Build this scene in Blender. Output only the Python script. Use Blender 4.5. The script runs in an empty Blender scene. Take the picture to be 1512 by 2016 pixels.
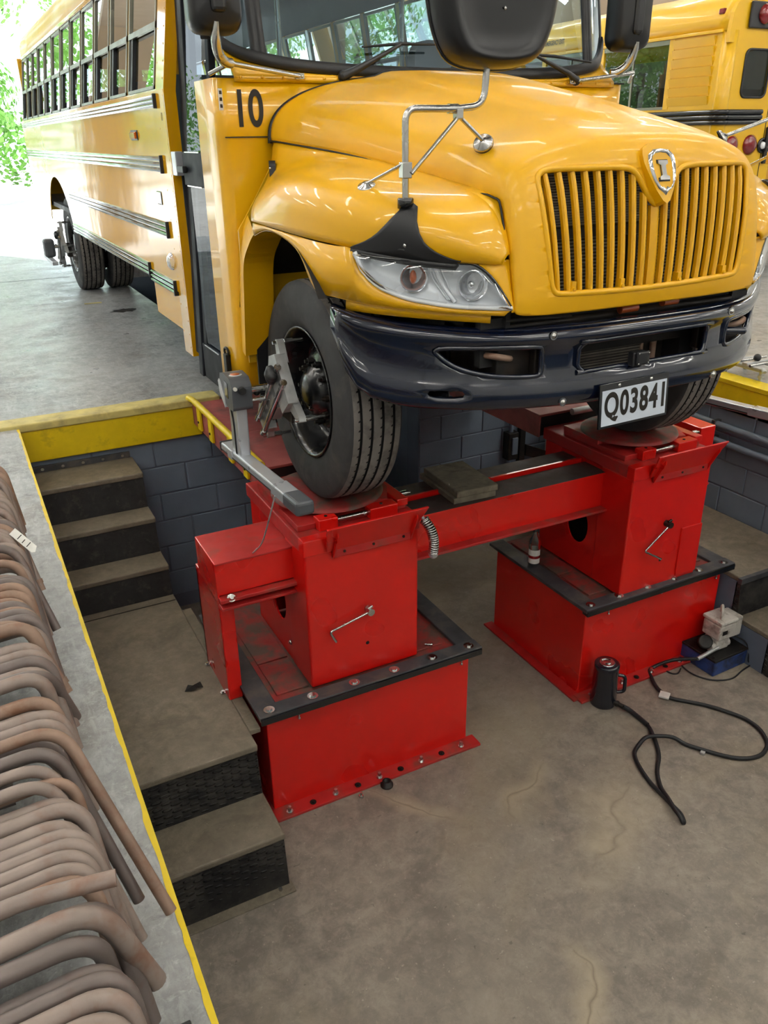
import bpy, bmesh, math, random
from mathutils import Vector, Matrix
from mathutils.geometry import delaunay_2d_cdt

PI = math.pi
SC = bpy.context.scene
COL = SC.collection
RNG = random.Random(7)

# ------------------------------------------------------------------ camera
_pitch, _yaw, _roll = math.radians(24.81), math.radians(27.0), math.radians(-0.88)
_f = Vector((math.sin(_yaw)*math.cos(_pitch), math.cos(_yaw)*math.cos(_pitch), -math.sin(_pitch)))
_r = Vector((math.cos(_yaw), -math.sin(_yaw), 0.0))
_u = _r.cross(_f)
_r2 = _r*math.cos(_roll) + _u*math.sin(_roll)
_u2 = -_r*math.sin(_roll) + _u*math.cos(_roll)
_cam = bpy.data.cameras.new('camera')
_cam.sensor_fit = 'VERTICAL'
_cam.sensor_height = 36.0
_cam.lens = 1595.0/2016.0*36.0
_cam.clip_start = 0.05
_cam.clip_end = 400
CAM = bpy.data.objects.new('camera', _cam)
COL.objects.link(CAM)
CAM.matrix_world = Matrix(((_r2.x, _u2.x, -_f.x, 0.0), (_r2.y, _u2.y, -_f.y, 0.0), (_r2.z, _u2.z, -_f.z, 1.6), (0, 0, 0, 1)))
SC.camera = CAM

# ------------------------------------------------------------------ world, sun, exposure
SC.view_settings.view_transform = 'Standard'
SC.view_settings.look = 'None'
SC.view_settings.gamma = 1.0
SC.view_settings.use_curve_mapping = False
SC.view_settings.exposure = 0.28
_w = bpy.data.worlds.new('world')
SC.world = _w
_w.use_nodes = True
_bg = _w.node_tree.nodes['Background']
_bg.inputs[0].default_value = (0.78, 0.90, 1.0, 1)
_bg.inputs[1].default_value = 3.2
_sun = bpy.data.lights.new('sun', 'SUN')
_sun.energy = 14.0
_sun.angle = math.radians(2)
SUN = bpy.data.objects.new('sun', _sun)
COL.objects.link(SUN)
SUN.rotation_euler = (math.radians(-28), math.radians(-18), 0)
SC.cycles.max_bounces = 7
SC.cycles.diffuse_bounces = 3
SC.cycles.glossy_bounces = 3
SC.cycles.transmission_bounces = 4
SC.cycles.transparent_max_bounces = 12
SC.cycles.caustics_reflective = False
SC.cycles.caustics_refractive = False
SC.cycles.adaptive_threshold = 0.06
SC.cycles.sample_clamp_indirect = 8.0
LAMP_STRENGTH = 34.0
LAMP_COLOR = (1.0, 0.97, 0.91)

# ------------------------------------------------------------------ materials
def lin(c):
    return tuple((v/12.92 if v <= 0.04045 else ((v+0.055)/1.055)**2.4) for v in c)
def rgb(r, g, b):
    return lin((r/255.0, g/255.0, b/255.0))

class NT:
    def __init__(self, name):
        self.m = bpy.data.materials.new(name)
        self.m.use_nodes = True
        self.t = self.m.node_tree
        self.b = self.t.nodes['Principled BSDF']
        self.out = self.t.nodes['Material Output']
        self.tc = self.t.nodes.new('ShaderNodeTexCoord')
    def n(self, kind, **kw):
        nd = self.t.nodes.new(kind)
        for k, v in kw.items():
            setattr(nd, k, v)
        return nd
    def l(self, a, b):
        self.t.links.new(a, b)
    def noise(self, scale, detail=3.0, rough=0.55, vec=None, dist=0.0):
        nd = self.n('ShaderNodeTexNoise')
        nd.inputs['Scale'].default_value = scale
        nd.inputs['Detail'].default_value = detail
        nd.inputs['Roughness'].default_value = rough
        nd.inputs['Distortion'].default_value = dist
        self.l(vec if vec is not None else self.tc.outputs['Object'], nd.inputs['Vector'])
        return nd.outputs['Fac']
    def ramp(self, fac, stops):
        nd = self.n('ShaderNodeValToRGB')
        el = nd.color_ramp.elements
        while len(el) < len(stops):
            el.new(0.5)
        for e, (p, c) in zip(el, stops):
            e.position = p
            if not hasattr(c, '__len__'):
                c = (c, c, c)
            e.color = (c[0], c[1], c[2], 1)
        self.l(fac, nd.inputs['Fac'])
        return nd.outputs['Color']
    def mix(self, fac, a, b, blend='MIX'):
        nd = self.n('ShaderNodeMix', data_type='RGBA', blend_type=blend)
        for sock, v in ((nd.inputs[0], fac), (nd.inputs[6], a), (nd.inputs[7], b)):
            if isinstance(v, (int, float)):
                sock.default_value = v
            elif isinstance(v, tuple):
                sock.default_value = (v[0], v[1], v[2], 1)
            else:
                self.l(v, sock)
        return nd.outputs[2]
    def bump(self, h, strength=0.3, dist=0.01):
        nd = self.n('ShaderNodeBump')
        nd.inputs['Strength'].default_value = strength
        nd.inputs['Distance'].default_value = dist
        self.l(h, nd.inputs['Height'])
        self.l(nd.outputs['Normal'], self.b.inputs['Normal'])
    def mapping(self, scale=(1, 1, 1), src='Object'):
        nd = self.n('ShaderNodeMapping')
        nd.inputs['Scale'].default_value = scale
        self.l(self.tc.outputs[src], nd.inputs['Vector'])
        return nd.outputs['Vector']

def paint(name, col, rough=0.35, metal=0.0, var=0.12, scale=3.0, dirt=None, dirt_amt=0.0, dirt_scale=4.0, bump=0.0, bscale=60.0, coat=0.0, spec=0.5, rvar=0.08):
    t = NT(name)
    base = t.mix(t.ramp(t.noise(scale), [(0.3, 0.0), (0.7, 1.0)]), tuple(c*(1-var) for c in col), tuple(min(1.0, c*(1+var)) for c in col))
    if dirt is not None:
        fac = t.ramp(t.noise(dirt_scale, 4.0, 0.65, dist=0.3), [(0.62-dirt_amt*0.35, 0.0), (0.80-dirt_amt*0.3, min(1.0, 0.35+dirt_amt))])
        base = t.mix(fac, base, dirt)
    t.l(base, t.b.inputs['Base Color'])
    rr = t.ramp(t.noise(scale*2.3, 2.0), [(0.3, max(0.02, rough-rvar)), (0.7, min(1.0, rough+rvar))])
    t.l(rr, t.b.inputs['Roughness'])
    t.b.inputs['Metallic'].default_value = metal
    t.b.inputs['Coat Weight'].default_value = coat
    t.b.inputs['Coat Roughness'].default_value = 0.05
    t.b.inputs['Specular IOR Level'].default_value = spec
    if bump > 0:
        t.bump(t.noise(bscale, 3.0), bump, 0.004)
    return t.m

def concrete(name, c1, c2, stain, vein=None, rough=0.62, scale=1.0, vscale=0.55, spec=0.35, rlow=None, streak=False, grit=0.0, warm=None):
    t = NT(name)
    big = t.noise(0.9*scale, 4.0, 0.62, dist=0.4)
    base = t.mix(t.ramp(big, [(0.32, 0.0), (0.68, 1.0)]), c1, c2)
    fine = t.noise(11*scale, 5.0, 0.75, dist=0.3)
    base = t.mix(t.ramp(fine, [(0.40, 0.0), (0.66, 0.85)]), base, tuple(min(1, v*1.22) for v in c2))
    st = t.noise(2.1*scale, 4.0, 0.7, dist=0.8)
    base = t.mix(t.ramp(st, [(0.52, 0.0), (0.72, 0.55)]), base, stain)
    sp = t.noise(60*scale, 2.0, 0.5)
    base = t.mix(t.ramp(sp, [(0.70, 0.0), (0.76, 0.5)]), base, tuple(min(1, v*1.8) for v in c2))
    dk = t.noise(41*scale, 2.0, 0.5, dist=0.5)
    base = t.mix(t.ramp(dk, [(0.71, 0.0), (0.77, 0.5)]), base, tuple(v*0.35 for v in c1))
    if vein is not None:
        w = t.n('ShaderNodeTexNoise')
        w.inputs['Scale'].default_value = 1.7
        w.inputs['Detail'].default_value = 3
        t.l(t.tc.outputs['Object'], w.inputs['Vector'])
        add = t.n('ShaderNodeVectorMath', operation='MULTIPLY_ADD')
        t.l(w.outputs['Color'], add.inputs[0])
        add.inputs[1].default_value = (0.9, 0.9, 0.0)
        t.l(t.tc.outputs['Object'], add.inputs[2])
        vo = t.n('ShaderNodeTexVoronoi', feature='DISTANCE_TO_EDGE')
        vo.inputs['Scale'].default_value = vscale
        t.l(add.outputs[0], vo.inputs['Vector'])
        f1 = t.ramp(vo.outputs['Distance'], [(0.0, 0.75), (0.06, 0.0)])
        f2 = t.ramp(t.noise(1.2, 4.0), [(0.45, 0.0), (0.6, 1.0)])
        mm = t.mix(1.0, f1, f2, 'MULTIPLY')
        base = t.mix(mm, base, vein)
        f3 = t.ramp(vo.outputs['Distance'], [(0.0, 0.5), (0.006, 0.0)])
        base = t.mix(t.mix(1.0, f3, f2, 'MULTIPLY'), base, tuple(v*0.4 for v in c1))
    if warm is not None:
        wn = t.noise(0.55, 5.0, 0.6, dist=0.6)
        base = t.mix(t.ramp(wn, [(0.50, 0.0), (0.66, 0.55)]), base, warm)
    if grit > 0:
        g1 = t.noise(26.0, 4.0, 0.8, dist=0.6)
        base = t.mix(t.ramp(g1, [(0.54, 0.0), (0.66, grit)]), base, tuple(min(1, v*1.45) for v in c2))
        g2 = t.noise(19.0, 4.0, 0.8, dist=0.9)
        base = t.mix(t.ramp(g2, [(0.56, 0.0), (0.70, grit*0.8)]), base, tuple(v*0.6 for v in c1))
        g3 = t.noise(7.0, 4.0, 0.75, vec=t.mapping((6.0, 1.0, 1.0)), dist=1.5)
        base = t.mix(t.ramp(g3, [(0.66, 0.0), (0.70, grit*0.7)]), base, tuple(min(1, v*1.3) for v in c2))
    if streak:
        sn = t.noise(9.0, 4.0, 0.65, vec=t.mapping((3.0, 0.8, 1.0)), dist=1.2)
        base = t.mix(t.ramp(sn, [(0.5, 0.0), (0.7, 0.45)]), base, tuple(min(1, v*1.5) for v in c2))
    t.l(base, t.b.inputs['Base Color'])
    rl = rough-0.2 if rlow is None else rlow
    t.l(t.ramp(t.noise(3.3, 3.0, 0.65), [(0.3, rl), (0.7, rough)]), t.b.inputs['Roughness'])
    t.b.inputs['Specular IOR Level'].default_value = spec
    t.bump(t.noise(34*scale, 3.0, 0.7), 0.25, 0.004)
    return t.m

def glass(name, tint, refl=0.9, rough=0.0, k=1.0, col=None):
    t = NT(name)
    t.t.nodes.remove(t.b)
    tr = t.n('ShaderNodeBsdfTransparent')
    tr.inputs[0].default_value = (*tint, 1)
    gl = t.n('ShaderNodeBsdfGlossy')
    gl.inputs['Roughness'].default_value = rough
    gl.inputs['Color'].default_value = (refl, refl, refl, 1) if col is None else (*col, 1)
    fr = t.n('ShaderNodeFresnel')
    fr.inputs['IOR'].default_value = 1.52
    mul = t.n('ShaderNodeMath', operation='MULTIPLY_ADD')
    t.l(fr.outputs[0], mul.inputs[0])
    mul.inputs[1].default_value = k
    mul.inputs[2].default_value = 0.01
    mx = t.n('ShaderNodeMixShader')
    t.l(mul.outputs[0], mx.inputs[0])
    t.l(tr.outputs[0], mx.inputs[1])
    t.l(gl.outputs[0], mx.inputs[2])
    t.l(mx.outputs[0], t.out.inputs['Surface'])
    return t.m

def emit(name, col, strength):
    t = NT(name)
    t.b.inputs['Base Color'].default_value = (*col, 1)
    t.b.inputs['Emission Color'].default_value = (*col, 1)
    t.b.inputs['Emission Strength'].default_value = strength
    return t.m

DUST = rgb(92, 80, 66)
M = {}
M['bus_yellow'] = paint('bus_yellow_paint', rgb(232, 174, 2), 0.34, var=0.04, scale=1.2, coat=0.4, rvar=0.05)
M['hood_yellow'] = paint('hood_yellow_paint', rgb(232, 174, 4), 0.42, var=0.04, scale=2.0, coat=0.12, rvar=0.06)
M['side_yellow'] = paint('side_panel_yellow', rgb(224, 164, 6), 0.12, var=0.05, scale=0.8, coat=0.9, rvar=0.04)
def wavy(name, col):
    t = NT(name)
    t.b.inputs['Base Color'].default_value = (*col, 1)
    t.b.inputs['Roughness'].default_value = 0.10
    t.b.inputs['Coat Weight'].default_value = 0.06
    t.b.inputs['Coat Roughness'].default_value = 0.03
    t.b.inputs['Specular IOR Level'].default_value = 0.32
    t.bump(t.noise(2.2, 2.0, 0.4), 0.08, 0.05)
    return t.m
M['side_wavy'] = wavy('wavy_side_yellow', rgb(224, 164, 6))
M['old_yellow'] = paint('weathered_bus_yellow', rgb(222, 174, 24), 0.4, var=0.06, scale=1.0, coat=0.2)
M['navy'] = paint('black_navy_paint', rgb(13, 21, 40), 0.16, var=0.2, coat=0.8)
M['black_plastic'] = paint('black_plastic', rgb(30, 31, 34), 0.45, var=0.15, bump=0.05, bscale=300)
M['mirror_black'] = paint('mirror_shell_black', rgb(17, 18, 21), 0.36, var=0.15)
M['black_gloss'] = paint('gloss_black', rgb(14, 16, 20), 0.18, var=0.2, coat=0.5)
M['rubber'] = paint('tyre_rubber', rgb(50, 50, 51), 0.75, var=0.12, scale=6, dirt=rgb(82, 78, 72), dirt_amt=0.25, dirt_scale=7, bump=0.1)
M['tread'] = paint('tyre_tread_dusty', rgb(112, 107, 102), 0.85, var=0.15, scale=8, dirt=rgb(52, 50, 48), dirt_amt=0.4, dirt_scale=9, bump=0.1)
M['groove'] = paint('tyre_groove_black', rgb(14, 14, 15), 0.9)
M['rim_black'] = paint('black_rim_paint', rgb(16, 17, 20), 0.28, var=0.2, coat=0.3, dirt=rgb(50, 44, 40), dirt_amt=0.1)
M['dark_metal'] = paint('dark_greasy_metal', rgb(34, 32, 31), 0.5, metal=0.4, var=0.3, scale=9, dirt=rgb(66, 52, 42), dirt_amt=0.35)
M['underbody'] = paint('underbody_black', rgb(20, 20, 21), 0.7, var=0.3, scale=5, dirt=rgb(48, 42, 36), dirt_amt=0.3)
M['steel'] = paint('bright_steel', rgb(190, 190, 188), 0.22, metal=1.0, var=0.08, scale=8)
M['chrome'] = paint('chrome', rgb(225, 226, 228), 0.06, metal=1.0, var=0.03)
M['rail_metal'] = paint('dark_polished_rub_rail', rgb(52, 58, 68), 0.13, metal=0.6, var=0.12, coat=0.7)
M['alu'] = paint('anodised_aluminium', rgb(196, 200, 206), 0.34, metal=0.55, var=0.05, scale=5)
M['cast_alu'] = paint('cast_aluminium', rgb(178, 180, 180), 0.38, metal=0.6, var=0.14, scale=20, bump=0.08, bscale=160)
M['grey_plastic'] = paint('charcoal_plastic', rgb(74, 77, 82), 0.42, var=0.08)
M['red'] = paint('red_machine_paint', rgb(210, 20, 12), 0.3, var=0.05, scale=1.2, coat=0.3, rvar=0.05)
M['red_dirty'] = paint('worn_red_paint', rgb(176, 34, 32), 0.5, var=0.16, scale=5, dirt=DUST, dirt_amt=0.32, dirt_scale=5)
M['red_grime'] = paint('grimy_red_deck', rgb(150, 40, 38), 0.62, var=0.2, scale=6, dirt=rgb(84, 70, 60), dirt_amt=0.62, dirt_scale=6, bump=0.1)
M['red_faded'] = paint('faded_red_runway', rgb(164, 84, 80), 0.58, var=0.14, scale=4, dirt=rgb(78, 64, 58), dirt_amt=0.42, dirt_scale=3.5, bump=0.05)
M['beam_top'] = paint('oily_beam_top', rgb(62, 52, 48), 0.6, var=0.25, scale=7, dirt=rgb(110, 34, 32), dirt_amt=0.22, dirt_scale=5)
M['blackstrip'] = paint('dirty_black_strip', rgb(62, 63, 67), 0.5, var=0.25, scale=8, dirt=rgb(98, 90, 80), dirt_amt=0.35, dirt_scale=8)
M['yellow_line'] = paint('safety_yellow_paint', rgb(226, 196, 8), 0.5, var=0.08, scale=9, dirt=rgb(116, 96, 30), dirt_amt=0.14, dirt_scale=9, bump=0.15, bscale=40)
M['yellow_worn'] = paint('worn_yellow_paint', rgb(208, 194, 120), 0.6, var=0.14, scale=8, dirt=rgb(150, 136, 92), dirt_amt=0.35, dirt_scale=6, bump=0.1)
M['floor_up'] = concrete('worn_concrete_floor', rgb(104, 106, 106), rgb(158, 160, 160), rgb(118, 104, 90), None, 0.5, 1.0, rlow=0.26, spec=0.5, streak=True, grit=0.55)
M['floor_pit'] = concrete('stained_pit_concrete', rgb(114, 106, 97), rgb(138, 129, 117), rgb(92, 86, 79), rgb(176, 162, 138), 0.6, 0.8, grit=0.28, warm=rgb(150, 136, 108))
M['tread_conc'] = concrete('step_tread_concrete', rgb(98, 90, 76), rgb(120, 111, 96), rgb(80, 74, 64), None, 0.6, 1.4)
M['block'] = paint('blue_grey_block_paint', rgb(106, 119, 135), 0.5, var=0.08, scale=5, bump=0.12, bscale=70)
M['mortar'] = paint('painted_mortar', rgb(98, 106, 122), 0.6, var=0.1, bump=0.1)
M['wall_white'] = paint('white_wall_paint', rgb(206, 206, 202), 0.7, var=0.04, scale=0.8)
M['wall_beige'] = paint('beige_block_wall', rgb(150, 134, 114), 0.7, var=0.08, scale=0.8)
M['ceiling'] = paint('ceiling_panel_white', rgb(196, 196, 194), 0.8, var=0.05, scale=0.6)
M['timber'] = paint('grey_old_timber', rgb(112, 104, 88), 0.8, var=0.3, scale=11, dirt=rgb(64, 56, 46), dirt_amt=0.35, dirt_scale=9, bump=0.3, bscale=30)
M['pipe'] = paint('rusty_steel_pipe', rgb(138, 124, 116), 0.55, metal=0.25, var=0.16, scale=9, dirt=rgb(120, 78, 52), dirt_amt=0.3, dirt_scale=11, bump=0.08, bscale=130)
M['pipe_dark'] = paint('dark_steel_pipe', rgb(108, 98, 94), 0.5, metal=0.3, var=0.16, scale=9, dirt=rgb(94, 62, 44), dirt_amt=0.25, dirt_scale=11, bump=0.08, bscale=130)
M['pipe_rust'] = paint('brown_rust_pipe', rgb(140, 116, 100), 0.62, metal=0.2, var=0.2, scale=9, dirt=rgb(122, 82, 58), dirt_amt=0.4, dirt_scale=14, bump=0.12, bscale=130)
M['label_white'] = paint('paper_label', rgb(222, 222, 216), 0.7, var=0.06, scale=40)
M['label_ink'] = paint('label_ink', rgb(28, 28, 30), 0.6)
M['plate_white'] = paint('plate_white', rgb(206, 216, 228), 0.4, var=0.03)
M['decal_black'] = paint('black_decal', rgb(26, 22, 16), 0.45)
M['amber'] = paint('amber_lens', rgb(205, 98, 10), 0.15, coat=0.8)
M['red_lens'] = paint('red_lens', rgb(120, 16, 22), 0.15, coat=0.8)
M['orange_bulb'] = paint('orange_bulb', rgb(176, 84, 42), 0.2, coat=0.6)
M['reflector'] = paint('headlight_reflector', rgb(226, 228, 232), 0.14, metal=0.8, var=0.2, scale=24)
M['lamp_silver'] = paint('lamp_silver_bezel', rgb(240, 243, 246), 0.25, metal=0.1, var=0.05)
M['lens'] = glass('clear_headlight_lens', (0.93, 0.95, 0.97))
M['win_glass'] = glass('window_glass', (0.50, 0.55, 0.54), k=0.55)
M['door_glass'] = glass('door_glass', (0.38, 0.45, 0.52), k=0.10)
M['ws_glass'] = glass('windshield_glass', (0.58, 0.75, 0.80), k=5.0, col=(0.72, 0.86, 1.0))
M['win_glass_dim'] = glass('dim_window_glass', (0.80, 0.84, 0.84), k=0.05)
M['bottle_glass'] = glass('bottle_clear_plastic', (0.80, 0.84, 0.82), rough=0.05)
M['win_frame'] = paint('window_frame_metal', rgb(120, 118, 104), 0.35, metal=0.6, var=0.1)
M['black_rubber'] = paint('black_rubber_seal', rgb(20, 21, 24), 0.5, var=0.1)
M['door_paint'] = paint('charcoal_door_paint', rgb(34, 37, 44), 0.6, var=0.1, spec=0.2)
M['seat'] = paint('grey_vinyl_seat', rgb(74, 80, 84), 0.5, var=0.08)
M['interior'] = paint('bus_interior_grey', rgb(138, 144, 146), 0.5, var=0.06)
M['interior_dark'] = paint('bus_interior_dark', rgb(44, 48, 52), 0.6, var=0.1)
M['blue_trim'] = paint('blue_seat_fabric', rgb(24, 44, 92), 0.6, var=0.1)
M['radiator'] = paint('radiator_core', rgb(58, 54, 50), 0.5, metal=0.5, var=0.2, scale=30)
M['radiator_tube'] = paint('radiator_tube', rgb(128, 122, 112), 0.4, metal=0.6, var=0.2, scale=20)
M['blue_box'] = paint('scuffed_blue_paint', rgb(42, 70, 132), 0.5, var=0.15, scale=9, dirt=rgb(36, 36, 40), dirt_amt=0.5, dirt_scale=9)
M['white_worn'] = paint('chipped_white_paint', rgb(196, 192, 184), 0.5, var=0.08, scale=12, dirt=rgb(84, 66, 50), dirt_amt=0.4, dirt_scale=13)
M['jack_black'] = paint('jack_black_paint', rgb(18, 22, 34), 0.22, var=0.2, coat=0.5)
M['leaf'] = paint('tree_leaf', rgb(120, 172, 74), 0.6, var=0.4, scale=2)
M['bark'] = paint('tree_bark', rgb(84, 68, 52), 0.9, var=0.3, scale=8)
M['asphalt'] = concrete('pale_outdoor_concrete', rgb(170, 168, 162), rgb(196, 194, 188), rgb(150, 146, 138), None, 0.8, 0.5)
M['dirt_black'] = paint('dark_dirt', rgb(30, 27, 24), 0.9, var=0.3, scale=30)
M['lamp'] = emit('fluorescent_tube', LAMP_COLOR, LAMP_STRENGTH)
M['fixture'] = paint('fixture_white', rgb(220, 220, 216), 0.5)

def diamond_plate():
    t = NT('diamond_plate_black')
    base = t.mix(t.ramp(t.noise(8, 6.0, 0.7), [(0.4, 0.0), (0.75, 1.0)]), rgb(26, 26, 28), rgb(78, 74, 68))
    t.l(base, t.b.inputs['Base Color'])
    t.b.inputs['Roughness'].default_value = 0.55
    t.b.inputs['Metallic'].default_value = 0.3
    # two crossed families of short raised lozenges
    heights = []
    for rot, off in ((0.78, 0.0), (-0.78, 0.5)):
        mp = t.n('ShaderNodeMapping')
        mp.inputs['Rotation'].default_value = (0, rot, 0)
        mp.inputs['Location'].default_value = (off*0.03, 0, 0)
        mp.inputs['Scale'].default_value = (17, 17, 38)
        t.l(t.tc.outputs['Object'], mp.inputs['Vector'])
        vo = t.n('ShaderNodeTexVoronoi', feature='F1')
        vo.inputs['Scale'].default_value = 1.0
        vo.inputs['Randomness'].default_value = 0.0
        t.l(mp.outputs['Vector'], vo.inputs['Vector'])
        heights.append(t.ramp(vo.outputs['Distance'], [(0.22, 1.0), (0.34, 0.0)]))
    h = t.mix(1.0, heights[0], heights[1], 'LIGHTEN')
    t.bump(h, 1.0, 0.02)
    return t.m
M['diamond'] = diamond_plate()
M['riser_black'] = paint('black_rubber_riser', rgb(34, 33, 33), 0.7, var=0.35, scale=14, dirt=rgb(84, 80, 72), dirt_amt=0.22, dirt_scale=16, bump=0.3, bscale=50)

# ------------------------------------------------------------------ mesh helpers
ORI = {}
class MB:
    """collects geometry in world coordinates; build() links one mesh object"""
    def __init__(self):
        self.v = []; self.f = []; self.sm = []; self.mi = []
        self.cur = 0
    def add(self, vs, fs, smooth=False):
        o = len(self.v)
        self.v += [Vector(p) for p in vs]
        for f in fs:
            self.f.append([i+o for i in f]); self.sm.append(smooth); self.mi.append(self.cur)
        return self
    def box(self, x0, x1, y0, y1, z0, z1, rot=None, about=None):
        if x0 > x1: x0, x1 = x1, x0
        if y0 > y1: y0, y1 = y1, y0
        if z0 > z1: z0, z1 = z1, z0
        vs = [Vector((x, y, z)) for z in (z0, z1) for y in (y0, y1) for x in (x0, x1)]
        if rot is not None:
            c = Vector(about) if about is not None else Vector(((x0+x1)/2, (y0+y1)/2, (z0+z1)/2))
            vs = [rot @ (p-c) + c for p in vs]
        return self.add(vs, [(0, 2, 3, 1), (4, 5, 7, 6), (0, 1, 5, 4), (2, 6, 7, 3), (0, 4, 6, 2), (1, 3, 7, 5)])
    def hexa(self, pts):
        """8 points ordered like box()"""
        return self.add(pts, [(0, 2, 3, 1), (4, 5, 7, 6), (0, 1, 5, 4), (2, 6, 7, 3), (0, 4, 6, 2), (1, 3, 7, 5)])
    def ring_frame(self, d):
        d = Vector(d).normalized()
        a = Vector((0, 0, 1)) if abs(d.z) < 0.9 else Vector((1, 0, 0))
        s = d.cross(a).normalized()
        return s, s.cross(d).normalized()
    def cyl(self, p0, p1, r, n=16, r1=None, caps=True, smooth=True):
        p0, p1 = Vector(p0), Vector(p1)
        r1 = r if r1 is None else r1
        s, u = self.ring_frame(p1-p0)
        vs = []
        for p, rr in ((p0, r), (p1, r1)):
            for k in range(n):
                a = 2*PI*k/n
                vs.append(p + s*math.cos(a)*rr + u*math.sin(a)*rr)
        self.add(vs, [(k, (k+1) % n, n+(k+1) % n, n+k) for k in range(n)], smooth)
        if caps:
            self.add(vs, [tuple(range(n-1, -1, -1)), tuple(range(n, 2*n))], False)
        return self
    def tube(self, path, r, n=10, closed=False, caps=True):
        path = [Vector(p) for p in path]
        rs = r if hasattr(r, '__len__') else [r]*len(path)
        m = len(path)
        vs = []
        prev = None
        for i, p in enumerate(path):
            if closed:
                d = path[(i+1) % m]-path[i-1]
            else:
                d = path[min(i+1, m-1)]-path[max(i-1, 0)]
            if d.length < 1e-9:
                d = Vector((0, 0, 1))
            d.normalize()
            if prev is None:
                s, u = self.ring_frame(d)
            else:
                s = prev - d*prev.dot(d)
                s = s.normalized() if s.length > 1e-6 else self.ring_frame(d)[0]
                u = s.cross(d).normalized()
            prev = s
            for k in range(n):
                a = 2*PI*k/n
                vs.append(p + s*math.cos(a)*rs[i] + u*math.sin(a)*rs[i])
        fs = []
        for i in range(m if closed else m-1):
            j = (i+1) % m
            for k in range(n):
                fs.append((i*n+k, i*n+(k+1) % n, j*n+(k+1) % n, j*n+k))
        self.add(vs, fs, True)
        if caps and not closed:
            self.add(vs, [tuple(range(n-1, -1, -1)), tuple((m-1)*n+k for k in range(n))], False)
        return self
    def lathe(self, c, axis, prof, n=32, caps=False, smooth=True):
        """prof: (distance along axis, radius)"""
        c = Vector(c); axis = Vector(axis).normalized()
        s, u = self.ring_frame(axis)
        vs = []
        for (t, r) in prof:
            for k in range(n):
                a = 2*PI*k/n
                vs.append(c + axis*t + s*math.cos(a)*r + u*math.sin(a)*r)
        m = len(prof)
        self.add(vs, [(i*n+k, i*n+(k+1) % n, (i+1)*n+(k+1) % n, (i+1)*n+k) for i in range(m-1) for k in range(n)], smooth)
        if caps:
            self.add(vs, [tuple(range(n-1, -1, -1)), tuple((m-1)*n+k for k in range(n))], False)
        return self
    def sphere(self, c, r, n=12, sc=(1, 1, 1)):
        c = Vector(c)
        vs = []; fs = []
        m = n//2
        for i in range(m+1):
            th = PI*i/m
            for k in range(n):
                a = 2*PI*k/n
                vs.append(c + Vector((r*sc[0]*math.sin(th)*math.cos(a), r*sc[1]*math.sin(th)*math.sin(a), r*sc[2]*math.cos(th))))
        for i in range(m):
            for k in range(n):
                fs.append((i*n+k, (i+1)*n+k, (i+1)*n+(k+1) % n, i*n+(k+1) % n))
        return self.add(vs, fs, True)
    def prism(self, poly, p0, ex, ey, ez, smooth_side=False):
        """poly in 2D, placed at p0 + ex*u + ey*v, extruded by vector ez"""
        p0, ex, ey, ez = Vector(p0), Vector(ex), Vector(ey), Vector(ez)
        n = len(poly)
        a = [p0 + ex*q[0] + ey*q[1] for q in poly]
        vs = a + [p + ez for p in a]
        self.add(vs, [tuple(range(n-1, -1, -1)), tuple(range(n, 2*n))], False)
        self.add(vs, [(k, (k+1) % n, n+(k+1) % n, n+k) for k in range(n)], smooth_side)
        return self
    def grid(self, rows, smooth=True, closed_u=False, flip=False):
        m, n = len(rows), len(rows[0])
        vs = [p for r in rows for p in r]
        fs = []
        for i in range(m-1):
            for j in range(n if closed_u else n-1):
                k = (j+1) % n
                q = (i*n+j, i*n+k, (i+1)*n+k, (i+1)*n+j)
                fs.append(q[::-1] if flip else q)
        return self.add(vs, fs, smooth)
    def cdt(self, outer, holes, spacing, fmap, smooth=True, flip=False):
        """panel with holes: 2D outlines meshed conformingly, mapped to 3D by fmap"""
        pts = []; edges = []
        def loop(poly):
            o = len(pts)
            pts.extend(Vector((p[0], p[1])) for p in poly)
            edges.extend((o+i, o+(i+1) % len(poly)) for i in range(len(poly)))
        loop(outer)
        for h in holes: loop(h)
        xs = [p[0] for p in outer]; ys = [p[1] for p in outer]
        def inside(p, poly):
            c = False
            j = len(poly)-1
            for i in range(len(poly)):
                a, b = poly[i], poly[j]
                if (a[1] > p[1]) != (b[1] > p[1]) and p[0] < (b[0]-a[0])*(p[1]-a[1])/(b[1]-a[1])+a[0]:
                    c = not c
                j = i
            return c
        def near(p, poly, d):
            for i in range(len(poly)):
                a, b = Vector(poly[i][:2]), Vector(poly[(i+1) % len(poly)][:2])
                ab = b-a
                t = max(0, min(1, (Vector(p)-a).dot(ab)/max(1e-12, ab.length_squared)))
                if (a+ab*t-Vector(p)).length < d:
                    return True
            return False
        sx, sy = spacing if hasattr(spacing, '__len__') else (spacing, spacing)
        x = min(xs)+sx*0.5
        while x < max(xs):
            y = min(ys)+sy*0.5
            while y < max(ys):
                p = (x, y)
                if inside(p, outer) and not any(inside(p, h) for h in holes) and not near(p, outer, 0.45*min(sx, sy)) and not any(near(p, h, 0.45*min(sx, sy)) for h in holes):
                    pts.append(Vector(p))
                y += sy
            x += sx
        res = delaunay_2d_cdt(pts, edges, [], 0, 1e-6)
        vs2, fs2 = res[0], res[2]
        fs = []
        for f in fs2:
            c = sum((vs2[i] for i in f), Vector((0, 0)))/len(f)
            if inside(c, outer) and not any(inside(c, h) for h in holes):
                a = 0
                for i in range(len(f)):
                    p, q = vs2[f[i]], vs2[f[(i+1) % len(f)]]
                    a += p.x*q.y-q.x*p.y
                g = list(f) if a > 0 else list(f)[::-1]
                fs.append(g[::-1] if flip else g)
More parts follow.
